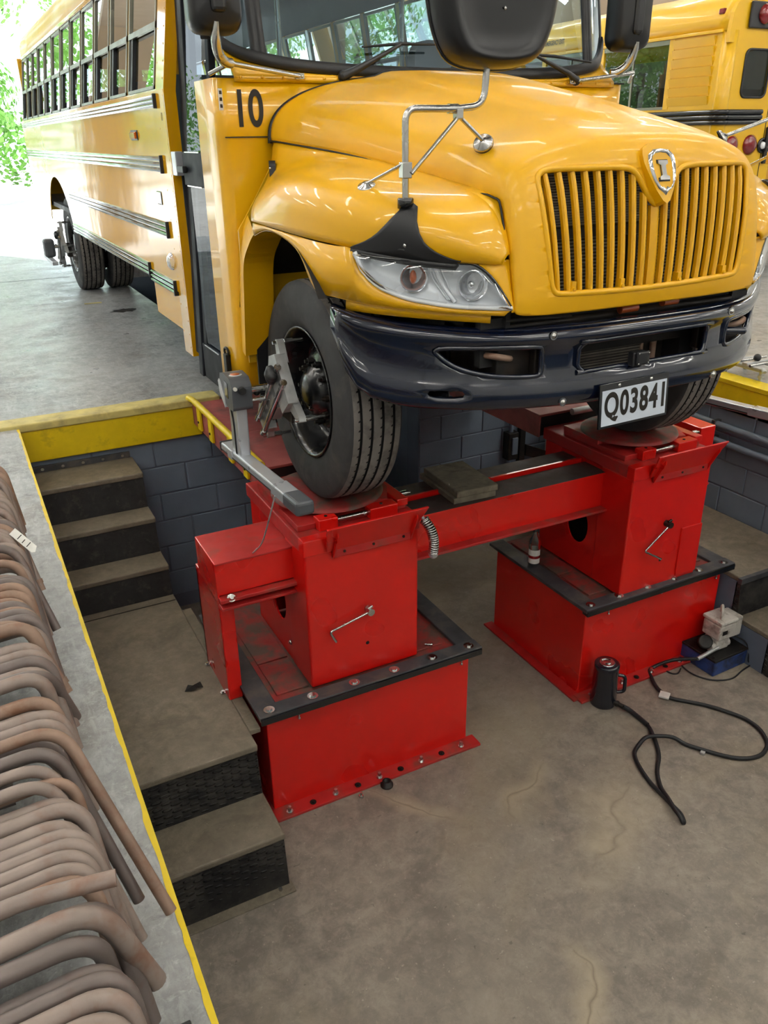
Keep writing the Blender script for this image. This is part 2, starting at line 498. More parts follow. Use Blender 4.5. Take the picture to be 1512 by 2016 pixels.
        return self.add([fmap(p.x, p.y) for p in vs2], fs, smooth)
    def build(self, name, mat, parent=None, bevel=0.0, seg=2, solid=0.0, sub=0, offset=-1.0, weld=False):
        o0 = ORI.get(parent.name, Vector((0, 0, 0))) if parent is not None else Vector((0, 0, 0))
        me = bpy.data.meshes.new(name)
        me.from_pydata([tuple(p-o0) for p in self.v], [], self.f)
        mats = mat if isinstance(mat, (list, tuple)) else [mat]
        for m_ in mats:
            me.materials.append(M[m_] if isinstance(m_, str) else m_)
        me.polygons.foreach_set('use_smooth', self.sm)
        if len(mats) > 1:
            me.polygons.foreach_set('material_index', self.mi)
        if weld:
            bm = bmesh.new(); bm.from_mesh(me)
            bmesh.ops.remove_doubles(bm, verts=bm.verts, dist=1e-5)
            bmesh.ops.recalc_face_normals(bm, faces=bm.faces)
            bm.to_mesh(me); bm.free()
        me.update()
        ob = bpy.data.objects.new(name, me)
        COL.objects.link(ob)
        if parent is not None:
            ob.parent = parent
            ORI[ob.name] = o0
        if solid:
            md = ob.modifiers.new('solidify', 'SOLIDIFY'); md.thickness = solid; md.offset = offset
        if bevel > 0:
            md = ob.modifiers.new('bevel', 'BEVEL'); md.width = bevel; md.segments = seg; md.limit_method = 'ANGLE'; md.angle_limit = math.radians(35)
            md.harden_normals = False
        if sub:
            md = ob.modifiers.new('subsurf', 'SUBSURF'); md.levels = sub; md.render_levels = sub
        return ob

def tag(o, label=None, cat=None, group=None, kind=None):
    if label: o['label'] = label
    if cat: o['category'] = cat
    if group: o['group'] = group
    if kind: o['kind'] = kind
    return o
def thing(name, loc, label, cat, group=None):
    o = bpy.data.objects.new(name, None)
    COL.objects.link(o)
    o.location = loc
    o.empty_display_size = 0.1
    ORI[o.name] = Vector(loc)
    return tag(o, label, cat, group)
def part(name, mat, parent, fn, **kw):
    b = MB(); fn(b)
    return b.build(name, mat, parent, **kw)
def parts(name, mat, parent, fns, **kw):
    return [part(name, mat, parent, f, **kw) for f in fns]
def share(src, name, parent, loc):
    """another object on the same mesh data, at an offset in the parent's space"""
    o = bpy.data.objects.new(name, src.data)
    COL.objects.link(o)
    o.parent = parent
    o.location = loc
    for md in src.modifiers:
        if md.type == 'BEVEL':
            q = o.modifiers.new('bevel', 'BEVEL'); q.width = md.width; q.segments = md.segments; q.limit_method = 'ANGLE'; q.angle_limit = md.angle_limit
    return o
def smooth_path(pts, n=8, closed=False):
    """Catmull-Rom through pts"""
    P = [Vector(p) for p in pts]
    m = len(P)
    out = []
    for i in range(m if closed else m-1):
        if closed:
            p0, p1, p2, p3 = P[i-1], P[i], P[(i+1) % m], P[(i+2) % m]
        else:
            p0, p1, p2, p3 = P[max(i-1, 0)], P[i], P[i+1], P[min(i+2, m-1)]
        for k in range(n):
            t = k/n
            out.append(0.5*((2*p1)+(-p0+p2)*t+(2*p0-5*p1+4*p2-p3)*t*t+(-p0+3*p1-3*p2+p3)*t**3))
    if not closed:
        out.append(P[-1])
    return out
def fillet(pts, rad, n=6):
    """polyline with rounded corners"""
    P = [Vector(p) for p in pts]
    out = [P[0]]
    for i in range(1, len(P)-1):
        a, b, c = P[i-1], P[i], P[i+1]
        r = rad[i-1] if hasattr(rad, '__len__') else rad
        d1, d2 = (a-b), (c-b)
        t = min(r, d1.length*0.48, d2.length*0.48)
        p, q = b+d1.normalized()*t, b+d2.normalized()*t
        for k in range(n+1):
            s = k/n
            out.append((1-s)**2*p + 2*s*(1-s)*b + s*s*q)
    out.append(P[-1])
    return out
def rrect(x0, x1, y0, y1, r, n=5):
    out = []
    for cx, cy, a0 in ((x1-r, y1-r, 0), (x0+r, y1-r, 90), (x0+r, y0+r, 180), (x1-r, y0+r, 270)):
        for k in range(n+1):
            a = math.radians(a0+90*k/n)
            out.append((cx+r*math.cos(a), cy+r*math.sin(a)))
    return out
def interp(x, tab):
    if x <= tab[0][0]: return tab[0][1]
    for (a, b), (c, d) in zip(tab, tab[1:]):
        if x <= c:
            return b+(d-b)*(x-a)/(c-a)
    return tab[-1][1]
def csp(x, tab):
    """smooth (Catmull-Rom) interpolation of a table"""
    if x <= tab[0][0]: return tab[0][1]
    if x >= tab[-1][0]: return tab[-1][1]
    i = 0
    while x > tab[i+1][0]: i += 1
    x1, y1 = tab[i]; x2, y2 = tab[i+1]
    h = x2-x1
    m1 = (y2-tab[i-1][1])/(x2-tab[i-1][0]) if i > 0 else (y2-y1)/h
    m2 = (tab[i+2][1]-y1)/(tab[i+2][0]-x1) if i+2 < len(tab) else (y2-y1)/h
    t = (x-x1)/h
    return (2*t**3-3*t*t+1)*y1+(t**3-2*t*t+t)*h*m1+(-2*t**3+3*t*t)*y2+(t**3-t*t)*h*m2
def text_mesh(name, body, mat, parent, origin, ex, ey, height, depth=0.002, width=None, bold=0.03, space=1.0):
    """lettering as real mesh geometry on a plane spanned by ex, ey; origin = lower-left corner"""
    cu = bpy.data.curves.new(name, 'FONT')
    cu.body = body
    cu.size = 1.0
    cu.extrude = 0.0
    cu.offset = bold
    cu.space_character = space
    tmp = bpy.data.objects.new('tmp_text', cu)
    COL.objects.link(tmp)
    bpy.context.view_layer.update()
    me0 = bpy.data.meshes.new_from_object(tmp.evaluated_get(bpy.context.evaluated_depsgraph_get()))
    bpy.data.objects.remove(tmp)
    vs = [v.co.copy() for v in me0.vertices]
    fs = [tuple(p.vertices) for p in me0.polygons]
    bpy.data.meshes.remove(me0)
    x0, x1 = min(v.x for v in vs), max(v.x for v in vs)
    y0, y1 = min(v.y for v in vs), max(v.y for v in vs)
    sy = height/(y1-y0)
    sx = sy if width is None else width/(x1-x0)
    ex, ey, origin = Vector(ex).normalized(), Vector(ey).normalized(), Vector(origin)
    nz = ex.cross(ey)
    b = MB()
    b.add([origin + ex*(v.x-x0)*sx + ey*(v.y-y0)*sy + nz*depth for v in vs], fs)
    return b.build(name, mat, parent)

# ================================================================== SETTING
PX0, PX1 = 0.162, 4.75          # working pit, left and right wall
PYB, PYF = 5.31, -3.0           # back wall, wall behind the camera
PZ = -1.55                      # pit floor
TX0, TX1, TYE = 1.88, 3.03, 12.6  # narrow trench under the bus
DOORY = 15.4

def _floor(b):
    t = -0.22
    b.box(-8, PX0, -8, DOORY, t, 0)
    b.box(PX1, 17, -8, DOORY, t, 0)
    b.box(PX0, TX0, PYB, DOORY, t, 0)
    b.box(TX1, PX1, PYB, DOORY, t, 0)
    b.box(TX0, TX1, TYE, DOORY, t, 0)
    b.box(PX0, PX1, -8, PYF, t, 0)
tag(part('floor', 'floor_up', None, _floor), 'grey worn concrete workshop floor around the pit', kind='structure')
def _pit(b):
    b.box(PX0-0.1, PX1+0.1, PYF-0.1, PYB+0.1, PZ-0.1, PZ)
    b.box(TX0-0.1, TX1+0.1, PYB, TYE+0.1, PZ-0.1, PZ)
tag(part('floor_pit', 'floor_pit', None, _pit), 'brown stained concrete floor at the bottom of the pit', kind='structure')

# --- block walls of the pit: mortar sheet with proud painted blocks
BL, BH, BT = 0.40, 0.203, 0.012
_bmesh = {}
def block_mesh(length, axis):
    key = (round(length, 3), axis)
    if key not in _bmesh:
        b = MB()
        g = 0.005
        if axis == 'x':
            b.box(g, length-g, 0, 0.05, g, BH-g)
        else:
            b.box(0, 0.05, g, length-g, g, BH-g)
        me = bpy.data.meshes.new('block')
        me.from_pydata([tuple(p) for p in b.v], [], b.f)
        me.materials.append(M['block'])
        _bmesh[key] = me
    return _bmesh[key]
def block_wall(parent, axis, a0, a1, fixed, ztop, zbot):
    z = ztop-BH
    row = 0
    while z > zbot-BH*0.5:
        a = a0-(BL/2 if row % 2 else 0)
        while a < a1-0.02:
            s, e = max(a, a0), min(a+BL, a1)
            if e-s > 0.03:
                o = bpy.data.objects.new('block', block_mesh(e-s, axis))
                COL.objects.link(o)
                o.parent = parent
                o.location = (s, fixed, z) if axis == 'x' else (fixed, s, z)
                md = o.modifiers.new('bevel', 'BEVEL'); md.width = 0.004; md.segments = 1
            a += BL
        z -= BH
        row += 1
wb = part('wall_back', 'mortar', None, lambda b: (b.box(PX0, TX0, PYB+0.008, PYB+0.2, PZ, -0.22), b.box(TX1, PX1, PYB+0.008, PYB+0.2, PZ, -0.22)))
tag(wb, 'blue grey painted block wall at the back of the pit', kind='structure')
block_wall(wb, 'x', PX0, TX0, PYB, -0.225, PZ+0.05)
block_wall(wb, 'x', TX1, PX1, PYB, -0.225, PZ+0.05)
wr = part('wall_right', 'mortar', None, lambda b: b.box(PX1+0.008, PX1+0.2, PYF, PYB, PZ, -0.22))
tag(wr, 'blue grey painted block wall along the right of the pit', kind='structure')
block_wall(wr, 'y', 1.2, PYB, PX1, -0.185, PZ+0.05)
def _trench(b):
    b.box(TX0-0.15, TX0, PYB+0.2, TYE, PZ, -0.22)
    b.box(TX1, TX1+0.15, PYB+0.2, TYE, PZ, -0.22)
    b.box(TX0-0.15, TX1+0.15, TYE, TYE+0.15, PZ, -0.22)
    b.box(PX0-0.2, PX0, PYF, PYB, PZ, -0.22)
    b.box(PX0, PX1, PYF-0.2, PYF, PZ, -0.22)
tag(part('wall_trench', 'block', None, _trench), 'painted side walls of the trench and the pit', kind='structure')

# --- yellow edging
def _beam(b):
    b.box(PX0, 1.30, PYB-0.035, PYB+0.06, -0.235, -0.03)
tag(part('trim_1', 'yellow_line', None, _beam, bevel=0.006), 'yellow painted beam across the top of the stair wall', kind='structure')
def _lip(b):
    b.box(0.055, 1.44, PYB-0.05, PYB+0.115, -0.028, 0.022)
tag(part('trim_2', 'yellow_worn', None, _lip, bevel=0.008), 'worn yellow edging board above the stair wall', kind='structure')
def _edge(b):
    # paint band on the arris of the left ledge, with a ragged inner border
    n = 220
    r = random.Random(3)
    y0, y1 = -1.5, PYB-0.06
    top = []; arr = []; low = []
    w = 0.013
    for i in range(n+1):
        y = y0+(y1-y0)*i/n
        w = 0.6*w + 0.4*(0.010+r.uniform(-0.007, 0.007))
        top.append(Vector((PX0-w, y, 0.0018)))
        arr.append(Vector((PX0+0.003, y, 0.0018)))
        low.append(Vector((PX0+0.003, y, -0.05+r.uniform(-0.006, 0.006))))
    b.grid([top, arr, low], smooth=False)
tag(part('trim_3', 'yellow_line', None, _edge), 'thin yellow paint line along the ledge edge', kind='structure')
def _rb(b):
    b.box(PX1-0.03, PX1+0.05, 1.0, PYB, -0.185, -0.02)
    b.box(PX1-0.035, PX1+0.12, 1.0, PYB, -0.022, 0.012)
tag(part('trim_4', 'yellow_line', None, _rb, bevel=0.005), 'yellow painted kerb along the right pit wall', kind='structure')
def _rb2(b):
    b.box(3.0, PX1, PYB-0.02, PYB+0.06, -0.2, -0.02)
tag(part('trim_5', 'yellow_line', None, _rb2, bevel=0.005), 'yellow painted kerb above the back wall', kind='structure')

# --- building shell
H = 5.4
tag(part('ceiling', 'ceiling', None, lambda b: b.box(-8.2, 17.2, -8.2, DOORY+0.2, H, H+0.15)), kind='structure')
tag(part('wall_left', 'wall_white', None, lambda b: b.box(-8.2, -8, -8.2, DOORY+0.2, 0, H)), kind='structure')
tag(part('wall_far_right', 'wall_white', None, lambda b: b.box(17, 17.2, -8.2, DOORY+0.2, 0, H)), kind='structure')
tag(part('wall_front', 'wall_white', None, lambda b: b.box(-8, 17, -8.2, -8, 0, H)), kind='structure')
def _rearwall(b):
    y0, y1 = DOORY, DOORY+0.2
    for x0, x1 in ((-8, -5.6), (-0.7, 0.12), (5.6, 7.2), (11.8, 17)):
        b.box(x0, x1, y0, y1, 0, H)
    for x0, x1 in ((-5.6, -0.7), (0.12, 5.6), (7.2, 11.8)):
        b.box(x0, x1, y0, y1, 4.3, H)
tag(part('wall_rear', 'wall_beige', None, _rearwall), kind='structure')
tag(part('ground_outside', 'asphalt', None, lambda b: b.box(-60, 60, DOORY, 70, -0.25, -0.015)), kind='structure')

# --- ceiling lights
li = 0
for iy, y in enumerate((-6.0, -3.2, -0.4, 2.4, 5.2, 8.0, 11.0, 14.0)):
    for ix, x in enumerate((-5.5, -1.4, 2.7, 6.8, 10.9, 15.0)):
        t = thing('ceiling_light', (x, y, H-0.25), 'fluorescent ceiling strip light, row %s from the front wall, place %s from the left' % (('one', 'two', 'three', 'four', 'five', 'six', 'seven', 'eight')[iy], ('one', 'two', 'three', 'four', 'five', 'six')[ix]), 'ceiling light', 'fluorescent strips in rows on the ceiling')
        if li == 0:
            f0 = part('housing', 'fixture', t, lambda b: (b.box(x-1.22, x+1.22, y-0.09, y+0.09, H-0.2, H-0.13), b.box(x-0.9, x-0.86, y-0.02, y+0.02, H-0.13, H), b.box(x+0.86, x+0.9, y-0.02, y+0.02, H-0.13, H)))
            f1 = part('tube', 'lamp', t, lambda b: (b.cyl((x-1.19, y-0.05, H-0.225), (x+1.19, y-0.05, H-0.225), 0.022, 6), b.cyl((x-1.19, y+0.05, H-0.225), (x+1.19, y+0.05, H-0.225), 0.022, 6)))
        else:
            share(f0, 'housing', t, (0, 0, 0)); share(f1, 'tube', t, (0, 0, 0))
        li += 1

# --- stairs in the pit
def stair(name, x0, x1, label, steps, landing, side_in, full):
    """steps: (z, y_back, y_front)"""
    t = thing(name, ((x0+x1)/2, 3.7, PZ), label, 'stairs')
    allst = steps
    for i, (z, yb, yf, kind) in enumerate(allst):
        znext = allst[i+1][0] if i+1 < len(allst) else PZ
        part('tread', 'tread_conc', t, lambda b: b.box(x0, x1, yf-0.012, yb, z-0.035, z), bevel=0.008)
        part('riser', kind, t, lambda b: b.hexa([(x0, yf-0.03, znext), (x1-0.004, yf-0.03, znext), (x0, yf+0.03, znext), (x1-0.004, yf+0.03, znext),
                                                 (x0, yf-0.004, z-0.035), (x1-0.004, yf-0.004, z-0.035), (x0, yf+0.03, z-0.035), (x1-0.004, yf+0.03, z-0.035)]), bevel=0.003)
        part('stringer', 'mortar', t, lambda b: b.box(x1-0.05 if side_in > 0 else x0, x1-0.01 if side_in > 0 else x0+0.05, yf+0.02, yb, PZ, z-0.035))
    return t
L1 = 0.815
SL = [(-0.315, PYB-0.01, 4.98, 'riser_black'), (-0.545, 4.98, 4.77, 'riser_black'), (-0.775, 4.77, 4.545, 'riser_black'),
      (-0.975, 4.545, 2.95, 'diamond'), (-1.25, 2.95, 2.645, 'diamond')]
st = stair('staircase', PX0+0.004, L1, 'concrete stairs with black risers and landing along the left pit wall', SL, 3, 1, True)
part('anchor_strip', 'blackstrip', st, lambda b: b.box(PX0+0.02, 0.80, PYB-0.018, PYB-0.002, -0.315, -0.275))
for k in range(5):
    part('anchor_bolt', 'steel', st, lambda b: b.cyl((0.25+k*0.125, PYB-0.018, -0.293), (0.25+k*0.125, PYB-0.028, -0.293), 0.011, 6))
part('toe_plate', 'tread_conc', st, lambda b: b.box(PX0+0.004, L1+0.01, 2.565, 2.63, PZ, PZ+0.008), bevel=0.003)
part('toe_bolt', 'steel', st, lambda b: b.cyl((0.76, 2.6, PZ+0.008), (0.76, 2.6, PZ+0.02), 0.009, 6))
part('seam_strip', 'dark_metal', st, lambda b: b.box(PX0+0.01, L1-0.005, 4.44, 4.447, -0.975, -0.973))
part('landing_skirt', 'tread_conc', st, lambda b: b.box(L1-0.002, 0.868, 3.05, 4.3, -1.0, -0.972), bevel=0.004)
SR = [(-0.985, PYB-0.01, 2.98, 'diamond'), (-1.26, 2.98, 2.68, 'diamond')]
st2 = stair('staircase', 4.07, PX1-0.004, 'grey concrete landing and steps beneath the right block wall', SR, 3, -1, True)
part('edge_angle', 'blackstrip', st2, lambda b: b.box(4.05, PX1-0.004, 2.955, 2.985, -1.02, -0.98), bevel=0.003)

# dry leaf scrap on the landing
def _leaf(b):
    c = Vector((0.663, 3.506, -0.974))
    pts = [(-0.045, -0.005, 0.002), (-0.02, 0.02, 0.02), (0.012, 0.012, 0.006), (0.045, 0.02, 0.018), (0.05, -0.012, 0.003), (0.018, -0.022, 0.016), (-0.012, -0.018, 0.004), (0.0, 0.0, 0.022)]
    vs = [c+Vector(p) for p in pts]
    b.add(vs, [(0, 6, 7), (0, 7, 1), (1, 7, 2), (2, 7, 3), (3, 7, 4), (4, 7, 5), (5, 7, 6)])
tag(part('dry_leaf', 'dirt_black', None, _leaf, solid=0.002), 'crumpled dark dry leaf lying on the stair landing', 'leaf')

# --- conduits and box on the pit walls
for z, r, lab in ((-0.325, 0.024, 'upper grey conduit pipe running along the right pit wall'), (-0.445, 0.024, 'lower grey conduit pipe running along the right pit wall')):
    o = thing('conduit_pipe', (PX1-0.05, 3.2, z), lab, 'pipe', 'conduits on the right pit wall')
    part('tube', 'block', o, lambda b: b.cyl((PX1-0.04, 0.6, z), (PX1-0.04, PYB-0.03, z), r, 14))
    for y in (2.2, 3.9, 5.0):
        part('clip', 'steel', o, lambda b: b.box(PX1-0.07, PX1, y-0.015, y+0.015, z-0.03, z+0.03), bevel=0.003)
cb = thing('switch_box', (3.9, PYB, -0.78), 'grey electrical switch box with conduit on the back pit wall', 'switch box')
part('box', 'dark_metal', cb, lambda b: b.box(3.845, 3.945, PYB-0.09, PYB-0.002, -0.90, -0.66), bevel=0.006)
part('cover', 'block', cb, lambda b: b.box(3.875, 3.93, PYB-0.105, PYB-0.088, -0.85, -0.70), bevel=0.006)
part('conduit', 'block', cb, lambda b: b.tube(fillet([(3.895, PYB-0.04, -0.66), (3.895, PYB-0.04, -0.48), (3.98, PYB-0.04, -0.36), (3.98, PYB-0.04, -0.2)], 0.08), 0.02, 10))
part('conduit', 'block', cb, lambda b: b.cyl((3.885, PYB-0.04, -0.9), (3.885, PYB-0.04, PZ), 0.018, 10))
ab = thing('angle_bracket', (4.06, PYB, -0.9), 'black steel upright and arm bracket on the back pit wall', 'bracket')
part('upright', 'dark_metal', ab, lambda b: (b.box(3.99, 4.045, PYB-0.05, PYB-0.002, PZ, -0.25),), bevel=0.003)
part('arm', 'dark_metal', ab, lambda b: b.hexa([(4.05, PYB-0.06, -0.90), (4.42, PYB-0.36, -0.99), (4.05, PYB-0.02, -0.90), (4.42, PYB-0.32, -0.99), (4.05, PYB-0.06, -0.80), (4.42, PYB-0.36, -0.93), (4.05, PYB-0.02, -0.80), (4.42, PYB-0.32, -0.93)]))
gh = thing('gear_housing', (4.28, PYB-0.2, -0.95), 'dirty cast metal housing resting on the bracket arm', 'machine part')
part('case', 'white_worn', gh, lambda b: (b.lathe((4.27, PYB-0.30, -0.72), (-0.3, -1, 0), [(-0.08, 0.09), (0.0, 0.125), (0.03, 0.12), (0.045, 0.07), (0.04, 0.03)], 18, caps=True), b.box(4.18, 4.36, PYB-0.30, PYB-0.14, -0.93, -0.58)), bevel=0.012)
for k in range(6):
    a = k*PI/3
    part('case_bolt', 'dark_metal', gh, lambda b: b.cyl((4.25+0.1*math.cos(a), PYB-0.33, -0.72+0.1*math.sin(a)), (4.24+0.1*math.cos(a), PYB-0.36, -0.72+0.1*math.sin(a)), 0.013, 6))
part('rib', 'dark_metal', gh, lambda b: (b.box(4.16, 4.36, PYB-0.36, PYB-0.33, -0.735, -0.705), b.box(4.25, 4.28, PYB-0.36, PYB-0.33, -0.84, -0.60)), bevel=0.006)

# --- trees and daylight outside the doors
def tree(x, y, h, w, label, seed, nleaf=7000):
    r = random.Random(seed)
    t = thing('tree', (x, y, -0.02), label, 'tree', 'trees outside the open door')
    part('trunk', 'bark', t, lambda b: b.tube(smooth_path([(x, y, -0.05), (x+0.1, y, h*0.3), (x-0.05, y+0.1, h*0.65)], 4), [0.22-0.015*i for i in range(9)], 8))
    b = MB()
    cl = [(Vector((x+r.uniform(-w, w)*0.6, y+r.uniform(-w, w)*0.6, h*(0.12+0.8*r.random()))), w*r.uniform(0.35, 0.6)) for _ in range(14)]
    for _ in range(nleaf):
        c, s = r.choice(cl)
        d = Vector((r.gauss(0, 1), r.gauss(0, 1), r.gauss(0, 1))).normalized()
        p = c+d*s*r.uniform(0.5, 1.0)
        q = Vector((r.gauss(0, 1), r.gauss(0, 1), r.gauss(0, 1))).normalized()
        a = q.cross(d).normalized()*0.10
        e = a.cross(d).normalized()*0.065 + d*0.02
        b.add([p-a, p+e, p+a, p-e], [(0, 1, 2, 3)])
    o = b.build('crown', 'leaf', t)
    o['kind'] = 'stuff'
    return t
TL = [(-11.0, 29, 8.0, 3.2, 'broad green tree farthest left beyond the doors'), (-6.0, 38, 9.0, 3.4, 'tall green tree beyond the left door opening'), (0.6, 29, 7.5, 3.2, 'sunlit green tree just left of the bus tail'),
      (8.0, 38, 9.5, 3.8, 'tall green tree behind the rear of the bus'), (14.5, 30, 8.0, 3.4, 'green tree beyond the bay of the second bus'), (-20, 38, 9.0, 4.0, 'wide green tree at the edge of the yard')]
for i, a in enumerate(TL):
    tree(a[0], a[1], a[2], a[3], a[4], 40+i)

# --- small things on the upper floor
tag(part('trim_6', 'dirt_black', None, lambda b: b.box(-8, 1.35, 11.60, 11.614, -0.001, 0.0012)), 'dark saw-cut joint across the workshop floor', kind='structure')
tag(part('tape_scrap', 'yellow_worn', None, lambda b: b.box(1.20, 1.38, 9.43, 9.48, 0, 0.004)), 'pale strip of tape lying on the floor before the rear wheels', 'tape')
def _stain(b):
    r = random.Random(5)
    c = Vector((1.49, 8.85, 0.0))
    pts = [c+Vector((0.13*(1+r.uniform(-.35, .35))*math.cos(a), 0.10*(1+r.uniform(-.35, .35))*math.sin(a), 0.0015)) for a in [2*PI*k/18 for k in range(18)]]
    b.add(pts, [tuple(range(18))])
tag(part('oil_stain', 'dark_metal', None, _stain), 'dark oil spot on the floor beside the bus skirt', 'stain')

# ================================================================== ALIGNMENT RACK
def bolt(b, p, r=0.014, h=0.012, axis=(0, 0, 1), washer=True):
    p, ax = Vector(p), Vector(axis)
    if washer:
        b.cyl(p, p+ax*0.003, r*1.75, 12)
    b.cyl(p, p+ax*h, r, 6, smooth=False)

def pedestal(x0, y0, bx0, bx1, by0, by1, label, side):
    """box pedestal with hand crank on a bolted base box"""
    x1 = x0+0.607
    y1 = y0+0.79
    zb, zt = -0.905, -0.15
    t = thing('red_pedestal', ((x0+x1)/2, (y0+y1)/2, PZ), label, 'pedestal', 'red alignment pedestals in the pit')
    # base box
    base = part('base_box', 'red', t, lambda b: b.box(bx0+0.035, bx1-0.035, by0+0.045, by1-0.03, PZ+0.01, -0.945), bevel=0.006)
    part('base_flange', 'red_dirty', t, lambda b: b.box(bx0+0.0, bx1+0.01, by0-0.04, by0+0.05, PZ, PZ+0.016), bevel=0.003)
    part('base_flange', 'red_dirty', t, lambda b: b.box(bx0-0.03, bx0+0.04, by0, by1, PZ, PZ+0.014), bevel=0.003)
    for k in range(9):
        xx = bx0+0.1+k*(bx1-bx0-0.2)/8
        part('flange_bolt', 'dark_metal' if k % 2 else 'steel', t, lambda b: (bolt(b, (xx, by0-0.005, PZ+0.016), 0.010, 0.010 if k % 2 else 0.03),))
    # deck: black strips round red panels
    part('deck_plate', 'red_grime', t, lambda b: b.box(bx0+0.015, bx1-0.015, by0+0.02, by1-0.01, -0.945, -0.918), bevel=0.003)
    part('deck_panel', 'red_grime', t, lambda b: b.box(bx0+0.13, x0-0.005, by0+0.14, by0+0.42, -0.918, -0.908), bevel=0.003)
    part('deck_panel', 'red_grime', t, lambda b: b.box(bx0+0.13, x0-0.005, by0+0.43, by1-0.05, -0.918, -0.908), bevel=0.003)
    part('deck_panel', 'red_grime', t, lambda b: b.box(x1+0.005, bx1-0.13, by0+0.14, by1-0.05, -0.918, -0.908), bevel=0.003)
    part('front_strip', 'blackstrip', t, lambda b: (b.box(bx0-0.012, bx1+0.012, by0-0.012, by0+0.075, -0.92, -0.895),), bevel=0.004)
    part('strip_seal', 'black_gloss', t, lambda b: (b.box(bx0-0.008, bx1+0.008, by0-0.02, by0-0.008, -0.94, -0.902), b.box(bx0, bx1, by0-0.008, by0+0.04, -0.947, -0.92)), bevel=0.004)
    part('side_strip', 'blackstrip', t, lambda b: b.box(bx0-0.012, bx0+0.10, by0+0.075, by1, -0.92, -0.900), bevel=0.004)
    part('side_strip', 'blackstrip', t, lambda b: b.box(bx1-0.10, bx1+0.012, by0+0.075, by1, -0.92, -0.900), bevel=0.004)
    for k in range(6):
        xx = bx0+0.05+k*(bx1-bx0-0.1)/5
        part('strip_bolt', 'steel', t, lambda b: bolt(b, (xx, by0+0.03, -0.895), 0.016, 0.010))
    for k, xx in enumerate((bx0+0.20, bx0+0.33, bx0+0.62, bx1-0.19, bx1-0.09)):
        dz = 0.055 if k in (0, 4) else 0.03
        part('hanging_screw', 'steel', t, lambda b: (b.cyl((xx, by0+0.03, -0.945), (xx, by0+0.03, -0.945-dz), 0.0045, 6), b.sphere((xx, by0+0.03, -0.945-dz), 0.008, 8)))
    # pedestal body: front shell wraps a deeper box with round side holes
    ys = y0+0.26
    part('front_shell', 'red', t, lambda b: b.box(x0, x1, y0, ys, zb, zt), bevel=0.012, seg=3)
    def _sides(b):
        # side plates with a round hole
        for xs, sgn in ((x0+0.012, 1), (x1-0.012, -1)):
            hole = [(y0+0.43+0.095*math.cos(a), -0.60+0.125*math.sin(a)) for a in [2*PI*k/24 for k in range(24)]]
            b.cdt([(ys-0.01, zb), (y1, zb), (y1, zt), (ys-0.01, zt)], [hole], 0.12, lambda u, v: Vector((xs, u, v)), smooth=False)
        b.add([(x0+0.012, y1, zb), (x1-0.012, y1, zb), (x1-0.012, y1, zt), (x0+0.012, y1, zt)], [(0, 1, 2, 3)])
    part('body_shell', 'red', t, _sides, solid=0.008, offset=0)
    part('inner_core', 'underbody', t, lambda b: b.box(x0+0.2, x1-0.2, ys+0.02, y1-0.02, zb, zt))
    part('cap_plate', 'red_dirty', t, lambda b: b.box(x0-0.006, x1+0.006, y0-0.006, y1+0.02, -0.155, -0.08), bevel=0.006)
    part('cap_front', 'red', t, lambda b: b.box(x0-0.008, x0+0.15, y0-0.01, y0+0.05, -0.162, -0.078), bevel=0.006)
    # stop flap, tilted outwards, with triangular gussets
    fx0, fx1 = x0+0.135, x1-0.045
    part('stop_flap', 'red', t, lambda b: b.hexa([(fx0-0.03, y0-0.022, -0.150), (fx1, y0-0.022, -0.150), (fx0-0.03, y0-0.012, -0.148), (fx1, y0-0.012, -0.148),
                                                 (fx0-0.05, y0-0.088, -0.008), (fx1+0.055, y0-0.088, -0.008), (fx0-0.05, y0-0.080, -0.002), (fx1+0.055, y0-0.080, -0.002)]), bevel=0.002)
    part('flap_mount', 'red_dirty', t, lambda b: b.box(fx0, fx1, y0-0.022, y0-0.008, -0.19, -0.105), bevel=0.003)
    for xx in (fx0+0.0, fx1-0.012):
        part('gusset', 'red', t, lambda b: b.prism([(0, 0), (0, 0.06), (-0.07, 0.165), (-0.072, 0.14)], (xx, y0-0.018, -0.195), (0, 1, 0), (0, 0, 1), (0.006, 0, 0)))
    for xx in (fx0+0.06, (fx0+fx1)/2, fx1-0.05):
        part('mount_bolt', 'dark_metal', t, lambda b: bolt(b, (xx, y0-0.022, -0.165), 0.007, 0.004, (0, -1, 0), False))
    # crank handle
    cx, cz = x0+(0.318 if side < 0 else 0.30), (-0.53 if side < 0 else -0.485)
    ck = part('crank', 'steel' if side < 0 else 'dark_metal', t, lambda b: (b.cyl((cx, y0+0.01, cz), (cx, y0-0.045, cz), 0.019, 14), b.cyl((cx-0.012, y0-0.03, cz+0.02), (cx+0.012, y0-0.03, cz+0.028), 0.008, 8)))
    if side < 0:
        pth = [(cx-0.01, y0-0.032, cz-0.002), (cx-0.222, y0-0.032, cz-0.052), (cx-0.19, y0-0.032, cz-0.118)]
    else:
        pth = [(cx-0.01, y0-0.032, cz-0.01), (cx-0.176, y0-0.032, cz-0.132), (cx-0.05, y0-0.05, cz-0.205)]
    part('handle', 'steel', ck, lambda b: b.tube(fillet(pth, 0.02), 0.0065, 8))
    part('plug_hole', 'groove', t, lambda b: b.cyl((cx-0.005, y0-0.0015, -0.73), (cx-0.005, y0+0.003, -0.73), 0.010, 12))
    if side < 0:
        for xx in (x0+0.02,):
            part('side_bolt', 'steel', t, lambda b: bolt(b, (x0+0.005, ys+0.03, -0.80), 0.008, 0.01, (-1, 0, 0)))
    else:
        part('access_panel', 'red', t, lambda b: b.box(x1-0.17, x1-0.005, y0-0.010, y0, zb+0.03, -0.55), bevel=0.003)
    return t

